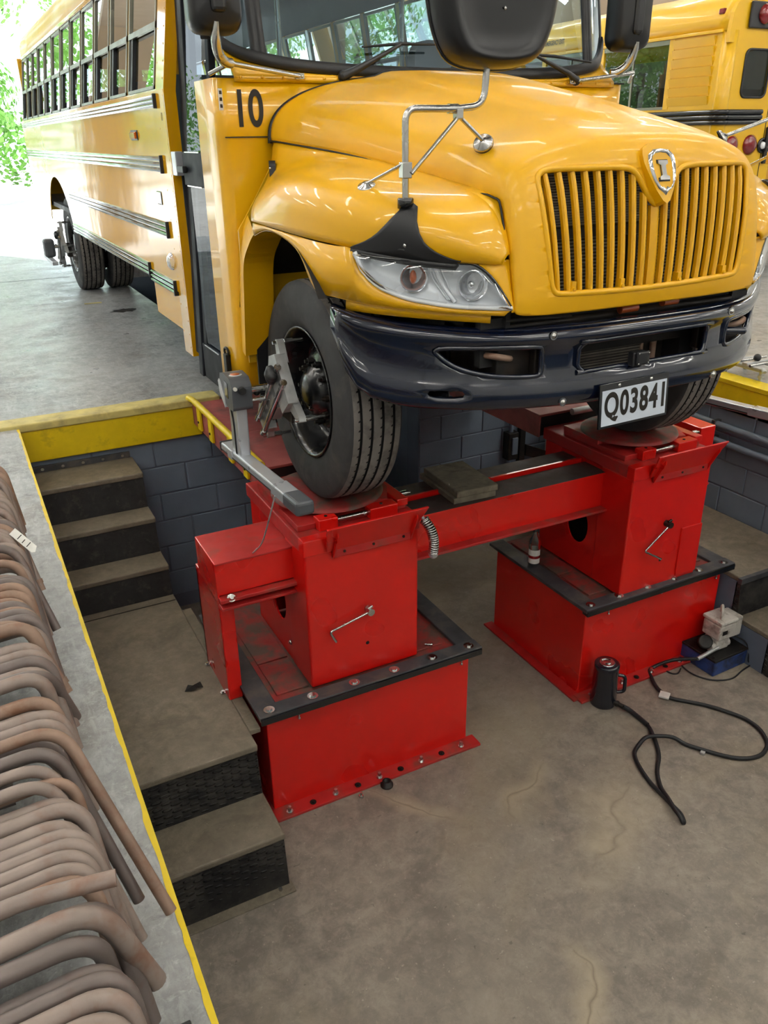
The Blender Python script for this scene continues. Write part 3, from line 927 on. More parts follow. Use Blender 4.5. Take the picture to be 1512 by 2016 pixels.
XL0, YL0 = 1.175, 3.127
XR0, YR0 = 3.130, 3.075
pedestal(XL0, YL0, 0.872, 2.108, 3.03, 4.08, 'red steel pedestal beneath the near front wheel, standing beside the stairs', -1)
pedestal(XR0, YR0, 2.862, 4.045, 3.045, 4.03, 'red steel pedestal beneath the far front wheel with a bottle on its base', 1)

def turnplate(xc, yc, label):
    t = thing('turnplate', (xc, yc, -0.08), label, 'turnplate', 'red turnplates under the front wheels')
    part('base_plate', 'red_dirty', t, lambda b: b.box(xc-0.29, xc+0.29, yc-0.27, yc+0.27, -0.08, -0.048), bevel=0.004)
    part('side_channel', 'red', t, lambda b: b.box(xc+0.235, xc+0.295, yc-0.28, yc+0.28, -0.06, -0.022), bevel=0.004)
    def disc(b):
        # disc with flattened rear, slightly dished
        prof = [(0.0, 0.0), (0.0, 0.10), (0.0, 0.20), (-0.001, 0.265), (-0.006, 0.282), (-0.018, 0.285)]
        b.lathe((xc-0.02, yc+0.0, -0.003), (0, 0, 1), prof, 48)
    part('disc', 'red_grime', t, disc)
    part('wing_plate', 'red_dirty', t, lambda b: b.prism([(-0.30, -0.05), (0.20, -0.24), (0.27, -0.10), (0.27, 0.26), (-0.30, 0.26)], (xc, yc, -0.046), (1, 0, 0), (0, 1, 0), (0, 0, 0.026)), bevel=0.003)
    for i, (dx, w) in enumerate(((-0.20, 0.10), (0.07, 0.15))):
        part('stop_block', 'red', t, lambda b: b.box(xc+dx, xc+dx+w, yc-0.315, yc-0.245, -0.08, -0.022), bevel=0.005)
        part('block_bolt', 'dark_metal', t, lambda b: b.cyl((xc+dx+w/2, yc-0.28, -0.022), (xc+dx+w/2, yc-0.28, -0.018), 0.008, 8))
    part('lock_rod', 'steel', t, lambda b: (b.cyl((xc-0.10, yc-0.28, -0.052), (xc+0.08, yc-0.28, -0.052), 0.014, 10), b.cyl((xc+0.295, yc-0.20, -0.032), (xc+0.33, yc-0.20, -0.032), 0.012, 10), b.cyl((xc+0.33, yc-0.2, -0.032), (xc+0.35, yc-0.2, -0.035), 0.007, 8)))
    return t
turnplate(1.48, 3.50, 'grimy red turnplate directly beneath the near front tyre')
turnplate(3.44, 3.45, 'dark red turnplate directly beneath the far front tyre')

# coil spring hose hanging beside the near pedestal
def _coil(b):
    axis = smooth_path([(1.775, 3.06, -0.075), (1.80, 3.035, -0.125), (1.815, 3.03, -0.19), (1.815, 3.035, -0.255)], 30)
    n = len(axis); path = []
    for i, p in enumerate(axis):
        d = (axis[min(i+1, n-1)]-axis[max(i-1, 0)]).normalized()
        s, u = b.ring_frame(d)
        for k in range(4):
            a = 2*PI*(i*4+k)/(4*90/17.0)
            j = min(i+1, n-1)
            path.append(p.lerp(axis[j], k/4)+s*math.cos(a)*0.021+u*math.sin(a)*0.021)
    b.tube(path, 0.0055, 6)
cs = thing('coil_spring', (1.80, 3.04, -0.17), 'grey coil spring hanging off the near pedestal flap', 'spring')
part('coil', 'steel', cs, _coil)
part('end_plug', 'alu', cs, lambda b: (b.sphere((1.815, 3.035, -0.262), 0.024, 12), b.cyl((1.77, 3.075, -0.06), (1.777, 3.055, -0.08), 0.008, 8)))

# --- cross beams running from pedestal to pedestal and out to the end post
def channel(b, x0, x1, y0, y1, zt, zb, mats=True):
    t = 0.014
    b.cur = 0
    b.box(x0, x1, y0+0.012, y0+0.026, zb+t, zt-t)     # front web
    b.box(x0, x1, y1-0.026, y1-0.012, zb+t, zt-t)     # rear web
    b.box(x0, x1, y0-0.035, y0+0.04, zb, zb+t)
    b.box(x0, x1, y1-0.04, y1, zb, zb+t)
    b.cur = 1
    b.box(x0, x1, y0, y1, zt-t, zt)
    b.cur = 0
def beam(y0, y1, label, xl):
    t = thing('cross_beam', (2.455, (y0+y1)/2, -0.42), label, 'beam')
    part('web', 'red', t, lambda b: b.box(xl, 3.96, y0+0.012, y0+0.026, -0.40, -0.195))
    part('web', 'red', t, lambda b: b.box(xl, 3.96, y1-0.026, y1-0.012, -0.40, -0.195))
    part('lower_flange', 'red_dirty', t, lambda b: b.box(xl, 3.96, y0-0.045, y1, -0.415, -0.40), bevel=0.003)
    part('top_flange', 'beam_top', t, lambda b: b.box(xl, 3.96, y0, y1, -0.198, -0.183), bevel=0.003)
    part('flange_edge', 'red', t, lambda b: b.box(xl, 3.96, y0-0.0015, y0+0.001, -0.197, -0.184))
    return t
fb = beam(3.30, 3.495, 'front red cross beam joining the two pedestals', 0.80)
rb_ = beam(3.525, 3.70, 'rear red cross beam lying behind the front one', 1.19)
# rear lip visible between the beams
part('lip', 'red', rb_, lambda b: b.box(1.79, 3.13, 3.515, 3.53, -0.20, -0.165))
# --- end cover of the beams beyond the near pedestal
ec = thing('beam_end_cover', (0.98, 3.45, -0.42), 'red box cover on the beam ends beside the stairs', 'beam cover')
part('top', 'red_dirty', ec, lambda b: b.box(0.795, 1.185, 3.285, 3.62, -0.186, -0.174), bevel=0.003)
part('front_panel', 'red', ec, lambda b: b.box(0.795, 1.185, 3.287, 3.299, -0.345, -0.18), bevel=0.003)
part('end_panel', 'red', ec, lambda b: b.box(0.792, 0.802, 3.287, 3.62, -0.375, -0.175), bevel=0.003)
part('lower_flange', 'red_dirty', ec, lambda b: b.box(0.795, 1.185, 3.25, 3.31, -0.372, -0.352), bevel=0.004)
part('flange_bolt', 'steel', ec, lambda b: bolt(b, (0.85, 3.262, -0.356), 0.012, 0.016, (0, -0.6, 0.8)))
ep = thing('end_post', (0.84, 3.52, -0.972), 'red post standing on the landing under the beam ends', 'post')
part('front_face', 'red', ep, lambda b: b.box(0.80, 0.872, 3.318, 3.345, -0.972, -0.395), bevel=0.006)
part('side_face', 'red', ep, lambda b: b.box(0.80, 0.815, 3.33, 3.715, -0.972, -0.372), bevel=0.004)
part('rear_face', 'red', ep, lambda b: b.box(0.80, 0.872, 3.69, 3.715, -0.972, -0.40), bevel=0.004)
for y in (3.4, 3.68):
    part('foot_bolt', 'steel', ep, lambda b: bolt(b, (0.79, y, -0.972), 0.008, 0.012))
# far end post seen past the far pedestal
ep2 = thing('end_post', (4.0, 3.5, -0.9), 'red post standing behind the far pedestal by the block wall', 'post')
part('face', 'red', ep2, lambda b: b.box(3.985, 4.075, 3.41, 3.44, -0.985, -0.36), bevel=0.006)
part('side_face', 'red', ep2, lambda b: b.box(4.06, 4.075, 3.42, 3.80, -0.985, -0.36), bevel=0.004)
part('upper_box', 'red', ep2, lambda b: b.box(3.96, 4.09, 3.38, 3.74, -0.30, -0.08), bevel=0.006)
part('hook', 'steel', ep2, lambda b: b.tube([(3.93+0.025*math.cos(a), 3.40, -0.41+0.025*math.sin(a)) for a in [k*PI/8 for k in range(-9, 3)]], 0.006, 8))
part('cable', 'black_rubber', ep2, lambda b: b.tube(smooth_path([(3.9, 3.38, -0.65), (3.91, 3.36, -0.78), (3.95, 3.34, -0.88), (3.96, 3.32, -0.895)], 5), 0.008, 8))

# --- runways from the floor to the pedestals
def runway(x0, x1, y0, label):
    t = thing('runway', ((x0+x1)/2, (y0+PYB)/2, -0.15), label, 'runway', 'red runways up to the turnplates')
    ym = y0+0.62
    part('deck_plate', 'red_faded', t, lambda b: b.box(x0, x1, y0, ym-0.004, -0.018, -0.002), bevel=0.003)
    part('deck_plate', 'red_faded', t, lambda b: b.box(x0, x1, ym, PYB-0.05, -0.018, -0.002), bevel=0.003)
    part('side_channel', 'red_faded', t, lambda b: b.box(x0-0.002, x0+0.012, y0, PYB-0.03, -0.15, -0.006), bevel=0.003)
    part('side_channel', 'red_faded', t, lambda b: b.box(x1-0.012, x1+0.002, y0, PYB-0.03, -0.15, -0.006), bevel=0.003)
    parts('cross_bar', 'underbody', t, [lambda b: b.box(x0+0.02, x1-0.02, y0+0.02, y0+0.08, -0.15, -0.02), lambda b: b.box(x0+0.02, x1-0.02, 4.8, 4.86, -0.15, -0.02)])
    part('front_roller', 'cast_alu', t, lambda b: b.cyl((x0+0.24, y0-0.02, -0.012), (x1-0.1, y0-0.02, -0.012), 0.022, 14))
    return t
runway(1.25, 1.86, 3.90, 'faded red runway leading to the near front wheel')
runway(3.10, 3.72, 3.90, 'faded red runway leading to the far front wheel')
yr = thing('edge_rail', (1.25, 4.6, 0), 'yellow tube rail along the edge of the near runway', 'rail')
part('tube', 'yellow_line', yr, lambda b: b.tube(fillet([(1.235, 5.30, 0.025), (1.243, 5.22, 0.032), (1.243, 3.86, 0.032)], 0.05), 0.021, 12))
for y in (5.06, 4.80, 4.40, 4.12):
    part('bracket', 'yellow_line', yr, lambda b: b.box(1.228, 1.246, y-0.035, y+0.035, -0.13, 0.02), bevel=0.004)
    part('bracket_bolt', 'dark_metal', yr, lambda b: bolt(b, (1.228, y, -0.075), 0.008, 0.006, (-1, 0, 0), False))

# --- timber blocks on the beams
wbk = thing('timber_block', (2.30, 3.50, -0.183), 'grey weathered timber block lying across the cross beams', 'timber block')
_rz = Matrix.Rotation(math.radians(-3), 3, 'Z')
part('board', 'timber', wbk, lambda b: b.box(2.13, 2.39, 3.33, 3.74, -0.183, -0.150, _rz), bevel=0.004)
part('board', 'timber', wbk, lambda b: b.box(2.145, 2.40, 3.325, 3.72, -0.149, -0.112, _rz), bevel=0.006)
part('straw', 'label_white', wbk, lambda b: b.cyl((2.145, 3.40, -0.16), (2.15, 3.44, -0.105), 0.002, 5))

# --- bottle on the far base
bt = thing('bottle', (2.925, 3.64, -0.9), 'clear plastic bottle with a label and black cap on the far pedestal base', 'bottle')
part('body', 'bottle_glass', bt, lambda b: b.lathe((2.925, 3.64, -0.898), (0, 0, 1), [(0, 0.001), (0.0, 0.032), (0.006, 0.036), (0.15, 0.036), (0.175, 0.033), (0.205, 0.018), (0.225, 0.013), (0.24, 0.013)], 24))
part('label', 'label_white', bt, lambda b: b.lathe((2.925, 3.64, -0.898), (0, 0, 1), [(0.02, 0.0366), (0.115, 0.0366)], 24))
part('label_print', 'red_lens', bt, lambda b: b.lathe((2.925, 3.64, -0.898), (0, 0, 1), [(0.055, 0.0370), (0.075, 0.0370)], 24))
part('liquid', 'bottle_glass', bt, lambda b: b.lathe((2.925, 3.64, -0.898), (0, 0, 1), [(0.004, 0.001), (0.004, 0.033), (0.05, 0.033), (0.05, 0.001)], 20))
part('cap', 'black_plastic', bt, lambda b: b.lathe((2.925, 3.64, -0.898), (0, 0, 1), [(0.236, 0.0155), (0.262, 0.0155), (0.263, 0.001)], 18))

# --- hydraulic jack, hose, pump
JX, JY = 2.99, 2.965
jk = thing('hydraulic_jack', (JX, JY, PZ), 'black hydraulic cylinder jack standing on the pit floor', 'jack')
part('body', 'jack_black', jk, lambda b: b.lathe((JX, JY, PZ), (0, 0, 1), [(0, 0.001), (0, 0.076), (0.012, 0.079), (0.255, 0.072), (0.258, 0.074), (0.283, 0.074), (0.288, 0.070), (0.288, 0.048)], 36))
part('ram', 'steel', jk, lambda b: b.lathe((JX, JY, PZ), (0, 0, 1), [(0.286, 0.046), (0.294, 0.046), (0.294, 0.036), (0.290, 0.034), (0.290, 0.020), (0.293, 0.018), (0.293, 0.001)], 30))
_hd = Vector((0.83, -0.55, 0)).normalized()
part('handle', 'jack_black', jk, lambda b: b.tube(fillet([Vector((JX, JY, PZ+0.205))+_hd*0.06, Vector((JX, JY, PZ+0.200))+_hd*0.115, Vector((JX, JY, PZ+0.085))+_hd*0.120, Vector((JX, JY, PZ+0.080))+_hd*0.07], 0.03), 0.011, 10))
_cd = Vector((0.35, -0.94, 0)).normalized()
cpt = part('coupler', 'dark_metal', jk, lambda b: (b.cyl(Vector((JX, JY, PZ+0.035))+_cd*0.07, Vector((JX, JY, PZ+0.033))+_cd*0.135, 0.014, 12), b.cyl(Vector((JX, JY, PZ+0.035))+_cd*0.085, Vector((JX, JY, PZ+0.034))+_cd*0.10, 0.019, 6)))
PXc, PYc = 3.86, 2.955
pm = thing('hydraulic_pump', (PXc, PYc, PZ), 'blue tank hydraulic pump with chipped white motor by the far base', 'pump')
_pr = Matrix.Rotation(math.radians(2), 3, 'Z')
part('tank', 'blue_box', pm, lambda b: b.box(3.765, 4.08, 2.83, 3.11, PZ, PZ+0.105, _pr), bevel=0.008)
part('tank_lid', 'dark_metal', pm, lambda b: b.box(3.76, 4.085, 2.825, 3.115, PZ+0.105, PZ+0.122, _pr), bevel=0.006)
part('motor_base', 'white_worn', pm, lambda b: (b.box(3.855, 3.965, 2.90, 3.01, PZ+0.122, PZ+0.20), b.cyl((3.82, 2.93, PZ+0.15), (3.98, 2.93, PZ+0.15), 0.03, 12)), bevel=0.01)
part('motor_box', 'white_worn', pm, lambda b: b.box(3.845, 3.985, 2.885, 3.03, PZ+0.205, PZ+0.315), bevel=0.012)
part('motor_side', 'white_worn', pm, lambda b: b.box(3.985, 4.06, 2.90, 3.03, PZ+0.19, PZ+0.33), bevel=0.010)
part('motor_lid', 'white_worn', pm, lambda b: b.box(3.838, 3.992, 2.878, 3.037, PZ+0.318, PZ+0.345), bevel=0.010)
part('nameplate', 'dark_metal', pm, lambda b: b.box(3.868, 3.912, 2.8835, 2.886, PZ+0.245, PZ+0.275))
part('carry_handle', 'white_worn', pm, lambda b: b.tube(fillet([(3.885, 2.925, PZ+0.342), (3.885, 2.925, PZ+0.395), (3.955, 2.99, PZ+0.395), (3.955, 2.99, PZ+0.342)], 0.018), 0.011, 8))
part('gauge', 'dark_metal', pm, lambda b: b.lathe((3.80, 2.95, PZ+0.185), (-0.35, -0.55, 0.75), [(-0.02, 0.001), (-0.02, 0.045), (0.012, 0.045), (0.014, 0.038), (0.012, 0.001)], 24))
part('hose_fitting', 'cast_alu', pm, lambda b: b.cyl((3.87, 2.90, PZ+0.15), (3.70, 2.905, PZ+0.115), 0.013, 10))
part('lid_bolt', 'dark_metal', pm, lambda b: (bolt(b, (3.79, 2.86, PZ+0.122), 0.008, 0.01), bolt(b, (4.05, 2.86, PZ+0.122), 0.008, 0.01)))
# floor paths are given as points on the pit floor
def floor_pts(px):
    return px
HZ = PZ+0.013
hose = thing('hydraulic_hose', (3.2, 2.4, PZ), 'thick black hydraulic hose looping across the pit floor', 'hose')
HOSE = [(3.066, 2.817), (3.067, 2.739), (3.064, 2.665), (3.023, 2.574), (2.970, 2.488), (2.921, 2.428), (2.861, 2.377), (2.816, 2.331), (2.766, 2.256), (2.724, 2.170), (2.699, 2.100), (2.686, 2.046), (2.687, 2.023), (2.699, 2.034), (2.720, 2.079), (2.724, 2.133), (2.732, 2.198), (2.740, 2.292), (2.761, 2.383), (2.795, 2.471), (2.834, 2.524), (2.890, 2.556), (2.954, 2.566), (3.023, 2.542), (3.088, 2.494), (3.133, 2.438), (3.188, 2.352), (3.245, 2.272), (3.306, 2.215), (3.375, 2.184), (3.447, 2.181), (3.525, 2.214), (3.571, 2.266), (3.605, 2.340), (3.605, 2.435), (3.562, 2.535), (3.501, 2.633), (3.424, 2.718), (3.372, 2.776), (3.358, 2.828), (3.373, 2.912), (3.417, 2.998), (3.472, 3.066)]
CORD = [(3.858, 3.160), (3.765, 3.104), (3.689, 3.008), (3.681, 2.897), (3.741, 2.800), (3.856, 2.753), (3.985, 2.781), (4.144, 2.812), (4.215, 2.860), (4.286, 2.964), (4.24, 3.08), (4.10, 3.14)]
CORD2 = [(3.819, 3.146), (3.706, 3.154), (3.615, 3.116), (3.561, 3.044), (3.564, 2.977), (3.601, 2.956), (3.656, 2.984)]
_hp = [Vector((JX, JY, PZ+0.033))+_cd*0.13] + [Vector((p[0], p[1], HZ+(0.022 if 8 < i < 12 else 0.0)+(0.026 if 22 <= i <= 24 else 0.0))) for i, p in enumerate(HOSE)] + [Vector((3.60, 3.01, PZ+0.075)), Vector((3.70, 2.905, PZ+0.115))]
part('tube', 'black_rubber', hose, lambda b: b.tube(smooth_path(_hp, 4), 0.0115, 10))
part('strain_sleeve', 'black_plastic', hose, lambda b: b.tube(smooth_path(_hp[0:4], 4), 0.0145, 10))
part('paper_tag', 'label_white', hose, lambda b: b.box(3.315, 3.375, 2.785, 2.845, HZ+0.004, HZ+0.016, Matrix.Rotation(0.6, 3, 'Z')), bevel=0.002)
part('clip', 'cast_alu', hose, lambda b: b.box(3.155, 3.185, 2.335, 2.36, PZ, PZ+0.016, Matrix.Rotation(0.5, 3, 'Z')), bevel=0.002)
pc = thing('power_cord', (3.9, 2.8, PZ), 'thin black power cord coiled around the blue pump', 'cord')
part('cable', 'black_rubber', pc, lambda b: b.tube(smooth_path([(p[0], p[1], PZ+0.006) for p in CORD], 6), 0.005, 8))
part('cable', 'black_rubber', pc, lambda b: b.tube(smooth_path([(p[0], p[1], PZ+0.006) for p in CORD2], 6), 0.005, 8))
part('cable', 'black_rubber', pc, lambda b: b.tube(smooth_path([(4.0, 2.92, PZ+0.2), (4.06, 2.86, PZ+0.16), (4.075, 2.825, PZ+0.10), (4.07, 2.81, PZ+0.03), (4.11, 2.79, PZ+0.006)], 6), 0.005, 8))
tag(part('paper_scrap', 'label_white', None, lambda b: b.box(3.515, 3.545, 3.06, 3.075, PZ, PZ+0.008, Matrix.Rotation(0.4, 3, 'Z'))), 'tiny white paper scrap on the floor near the pump cord', 'paper')
# pipe stub standing in the pit floor
ps = thing('floor_socket', (1.503, 3.0, PZ), 'short dark pipe stub in the pit floor before the near base', 'pipe stub')
part('stub', 'dark_metal', ps, lambda b: b.lathe((1.503, 2.965, PZ), (0, 0, 1), [(0, 0.034), (0.012, 0.034), (0.013, 0.024), (0.032, 0.024), (0.032, 0.015), (0.01, 0.015), (0.01, 0.001)], 18))
ps2 = thing('floor_anchor', (1.34, 2.96, PZ), 'small steel anchor stud in the floor before the near base', 'stud')
part('stud', 'steel', ps2, lambda b: (b.cyl((1.345, 2.955, PZ), (1.345, 2.955, PZ+0.03), 0.006, 8), b.cyl((1.345, 2.955, PZ), (1.345, 2.955, PZ+0.012), 0.013, 6, smooth=False)))
tag(part('loose_bolt', 'steel', None, lambda b: (b.cyl((1.86, 3.19, -0.898), (1.89, 3.17, -0.898), 0.006, 8), b.cyl((1.89, 3.17, -0.898), (1.896, 3.166, -0.898), 0.010, 6))), 'loose steel bolt lying on the near pedestal base', 'bolt')

# ================================================================== SCHOOL BUS
XC = 2.46
bus = thing('school_bus', (XC, 3.46, 0.0), 'yellow school bus numbered 10 with its front wheels on the red pedestals', 'bus')
def B(h, y, z, s=-1):
    return Vector((XC+s*h, y, z))
PBT = [(0, 2.40), (.3, 2.415), (.476, 2.45), (.6, 2.49), (.75, 2.56), (.9, 2.66), (1.0, 2.74), (1.1, 2.83), (1.17, 2.92), (1.2, 3.02)]
PFT = [(.5, 2.47), (.628, 2.497), (.75, 2.56), (.9, 2.665), (1.0, 2.75), (1.08, 2.85), (1.14, 2.97), (1.18, 3.15), (1.2, 3.35), (1.21, 3.6), (1.22, 3.9)]

# ---- hood and nose: arched rows swept up the face and back to the cowl
#        W, y edge, z edge, y centre, z centre, n
HR = [(.628, 2.497, 1.000, 2.462, .978, 3.2), (.632, 2.508, 1.060, 2.449, 1.045, 3.2), (.637, 2.532, 1.170, 2.452, 1.165, 3.1), (.641, 2.560, 1.280, 2.463, 1.290, 3.0),
      (.645, 2.590, 1.372, 2.477, 1.400, 2.7), (.648, 2.604, 1.388, 2.490, 1.475, 2.5), (.650, 2.618, 1.391, 2.512, 1.545, 2.4), (.653, 2.636, 1.396, 2.548, 1.592, 2.4),
      (.658, 2.658, 1.401, 2.610, 1.618, 2.4)]
for _y in (2.72, 2.85, 3.0, 3.2, 3.4, 3.6, 3.8, 3.95, 4.03):
    HR.append((.645+(_y-2.6)/1.4*.33, _y, interp(_y, [(2.6, 1.385), (3.13, 1.483), (3.475, 1.536), (4.0, 1.587), (4.1, 1.59)]), _y, csp(_y, [(2.6, 1.614), (2.8, 1.662), (3.0, 1.700), (3.4, 1.778), (3.8, 1.850), (4.03, 1.885)]), 2.6))
NR = len(HR)-1
_tabs = [[(i, r[k]) for i, r in enumerate(HR)] for k in range(6)]
def hood_at(a, bb):
    W, ye, ze, yc, zc, n = (csp(bb, t) for t in _tabs)
    u = 1-(1-min(1.0, abs(a)))**2
    s = max(0.0, 1-u**n)**(1/n)
    y, z = ye+(yc-ye)*s, ze+(zc-ze)*s
    x = math.copysign(u*W, a)
    if y > 2.66 and bb > 8:
        wd = csp(y, [(2.66, 0.0), (2.75, 0.13), (2.95, 0.23), (3.4, 0.34), (4.03, 0.44)])
        q = max(0.0, min(1.0, (wd-abs(x))/0.10))
        z += 0.020*q*q*(3-2*q)*min(1.0, (y-2.66)/0.12)
    return Vector((XC+x, y, z))
def hood_inv(x, z):
    """(lateral offset, height) on the nose -> (a, row)"""
    lo, hi = 0.0, 8.0
    for _ in range(40):
        m = (lo+hi)/2
        W = csp(m, _tabs[0])
        u = min(1.0, abs(x)/W)
        a = math.copysign(1-math.sqrt(1-u), x)
        if hood_at(a, m).z < z: lo = m
        else: hi = m
    return (a, m)
_gr = [(0, 1.352), (.03, 1.370), (.065, 1.412), (.095, 1.455), (.13, 1.480), (.19, 1.488), (.27, 1.489), (.35, 1.489), (.43, 1.489), (.49, 1.486), (.52, 1.475), (.532, 1.45), (.526, 1.38), (.517, 1.30), (.507, 1.22), (.496, 1.14), (.488, 1.09), (.475, 1.066), (.45, 1.056), (.36, 1.052), (.25, 1.048), (.12, 1.045)]
GRILLE = _gr + [(0, 1.044)] + [(-x, z) for x, z in _gr[:0:-1]]
_gl = [hood_inv(x, z) for x, z in GRILLE]
def _hood(b):
    A, RB = 0.7, 6.6
    na = [-A+2*A*k/46 for k in range(47)]
    nb = [RB*k/30 for k in range(31)]
    outer = [(a, 0.0) for a in na] + [(A, q) for q in nb[1:-1]] + [(a, RB) for a in na[::-1]] + [(-A, q) for q in nb[-2:0:-1]]
    b.cdt(outer, [_gl], (2*A/46, RB/30), hood_at)
    for e0, e1 in ((-1.0, -A), (A, 1.0)):
        b.grid([[hood_at(e0+(e1-e0)*k/14, q) for k in range(15)] for q in nb])
    aa = [-1+(1-A)*k/14 for k in range(14)] + na + [A+(1-A)*k/14 for k in range(1, 15)]
    nr = 54
    b.grid([[hood_at(a, RB+(NR-RB)*q/nr) for a in aa] for q in range(nr+1)])
hood = part('hood', 'hood_yellow', bus, _hood, solid=0.012, offset=-1.0, weld=True)
_gp = [hood_at(a, m)+Vector((0, 0.006, 0)) for a, m in _gl]
part('grille_rim', 'hood_yellow', hood, lambda b: b.tube(smooth_path(_gp, 3, True), 0.0125, 8, closed=True))
part('cowl_gap_seal', 'black_rubber', hood, lambda b: b.tube([hood_at(-1+2*k/60, NR)+Vector((0, 0.012, -0.006)) for k in range(61)], 0.012, 6))

for _s in (-1, 1):
    part('hood_seam', 'black_rubber', hood, lambda b: b.tube([hood_at(_s*0.9995, 2.6+(NR-2.6)*k/70)+Vector((_s*0.0075, -0.003, 0.003)) for k in range(71)], 0.0042, 5))
# emblem
_en = Vector((0, -0.93, 0.36)).normalized(); _eu = Vector((0, 0.36, 0.93)).normalized(); _er = Vector((1, 0, 0))
def shield(w, t, bt, n=10):
    """outline, clockwise from top centre"""
    half = [(0, t)]
    half += [(w*0.55, t-0.004), (w*0.95, t-0.022), (w, t-0.045), (w*0.97, t-0.075), (w*0.80, t-0.115), (w*0.5, (t-0.115+bt)/2-0.005), (w*0.2, bt+0.012), (0, bt)]
    return half + [(-x, y) for x, y in half[-2:0:-1]]
_ec = Vector((XC, 2.478, 1.462))
em = part('emblem_boss', 'bus_yellow', bus, lambda b: b.prism(shield(0.088, 0.112, -0.118)[::-1], _ec-_en*0.035, _er, _eu, _en*0.05), bevel=0.014, seg=3)
def _ring(b):
    o, i = shield(0.064, 0.088, -0.088), shield(0.050, 0.072, -0.066)
    n = len(o)
    P = lambda q, d: _ec+_er*q[0]+_eu*q[1]+_en*d
    b.grid([[P(q, 0.014) for q in o], [P(((a[0]+c[0])/2, (a[1]+c[1])/2), 0.028) for a, c in zip(o, i)], [P(q, 0.017) for q in i]], smooth=True, closed_u=True, flip=True)
part('emblem_ring', 'chrome', em, _ring)
part('emblem_back', 'hood_yellow', em, lambda b: b.prism(shield(0.051, 0.073, -0.067)[::-1], _ec+_en*0.012, _er, _eu, _en*0.005))
_I = [(-.024, .040), (.024, .040), (.024, .028), (.011, .022), (.011, -.014), (.024, -.020), (.024, -.032), (-.024, -.032), (-.024, -.020), (-.011, -.014), (-.011, .022), (-.024, .028)]
part('emblem_letter', 'steel', em, lambda b: b.prism(_I[::-1], _ec+_en*0.016, _er, _eu, _en*0.008))
part('letter_border', 'black_gloss', em, lambda b: b.prism([(x*1.16, y*1.12-0.0005) for x, y in _I][::-1], _ec+_en*0.0165, _er, _eu, _en*0.002))  # black plate slightly larger than the letter, forming a border round it

# grille bars, one by one
def nose_pt(x, z, d=0.0):
    a, m = hood_inv(x, z)
    p = hood_at(a, m)
    return Vector((p.x, p.y+d, p.z))
def gtop(x):
    ax = abs(x)
    return interp(ax, [(p[0], p[1]) for p in _gr[:12]])
for k in range(-9, 10):
    f = k/9.0
    xt, xb = f*0.497, f*0.452
    w = 0.0105 if k else 0.021
    zt = gtop(xt)-0.004
    zb = 1.053+0.010*abs(f)
    rows = []
    for i in range(8):
        q = i/7
        z = zb+(zt-zb)*q
        x = xb+(xt-xb)*((z-1.05)/(1.487-1.05))
        p = nose_pt(x, z, 0.006)
        dep = 0.024
        rows.append([p+Vector((-w, dep, 0)), p+Vector((-w, 0.007, 0)), p+Vector((-w*0.55, 0, 0)), p+Vector((0, -0.002 if k else -0.008, 0)), p+Vector((w*0.55, 0, 0)), p+Vector((w, 0.007, 0)), p+Vector((w, dep, 0))])
    part('grille_bar', 'bus_yellow', bus, lambda b: b.grid(rows, smooth=False, closed_u=True))
for x, z in ((-0.39, 1.075), (-0.155, 1.068), (0.145, 1.068), (0.40, 1.075)):
    p = nose_pt(x, z, 0.0)
    part('grille_clip', 'bus_yellow', bus, lambda b: (b.box(p.x-0.010, p.x+0.010, p.y, p.y+0.03, p.z-0.02, p.z+0.022), b.cyl(p+Vector((0, 0, -0.004)), p+Vector((0, -0.006, -0.004)), 0.007, 10)))
# radiator behind the grille
def _rad(b):
    b.cur = 0
    b.box(XC-0.56, XC+0.56, 2.70, 2.76, 0.62, 1.47)
    b.cur = 1
    for i in range(20):
        z = 1.27+i*0.0100
        b.box(XC-0.53, XC+0.53, 2.685, 2.702, z, z+0.006)
    for i in range(18):
        z = 0.98+i*0.014
        b.box(XC-0.42, XC+0.42, 2.69, 2.702, z, z+0.005)
part('radiator', ['radiator', 'radiator_tube'], bus, _rad)
part('radiator_frame', 'underbody', bus, lambda b: (b.box(XC-0.60, XC+0.60, 2.66, 2.70, 1.225, 1.262), b.box(XC-0.47, XC-0.43, 2.66, 2.70, 0.95, 1.25), b.box(XC+0.05, XC+0.085, 2.64, 2.70, 0.95, 1.22)))
part('white_tag', 'label_white', bus, lambda b: b.box(XC+0.225, XC+0.245, 2.66, 2.665, 1.23, 1.42))
part('engine_bay', 'underbody', bus, lambda b: (b.box(XC-0.62, XC-0.60, 2.56, 4.0, 0.7, 1.36), b.box(XC+0.60, XC+0.62, 2.56, 4.0, 0.7, 1.36), b.box(XC-0.6, XC+0.6, 2.9, 3.9, 0.75, 1.3)))
# orange hoses and lines glimpsed between hood and bumper
parts('hose_clamp', 'orange_bulb', bus, [lambda b: b.cyl((XC-0.08, 2.53, 0.952), (XC+0.0, 2.52, 0.957), 0.02, 12), lambda b: b.cyl((XC+0.14, 2.52, 0.962), (XC+0.22, 2.52, 0.962), 0.018, 12)])
part('lower_valance', 'underbody', bus, lambda b: b.box(XC-0.72, XC+0.72, 2.58, 2.62, 0.78, 0.965))
parts('cross_tube', 'dark_metal', bus, [lambda b: b.cyl((XC-0.6, 2.575, 0.925), (XC+0.6, 2.575, 0.925), 0.018, 10), lambda b: b.cyl((XC-0.62, 2.57, 0.955), (XC-0.3, 2.57, 0.94), 0.012, 8)])

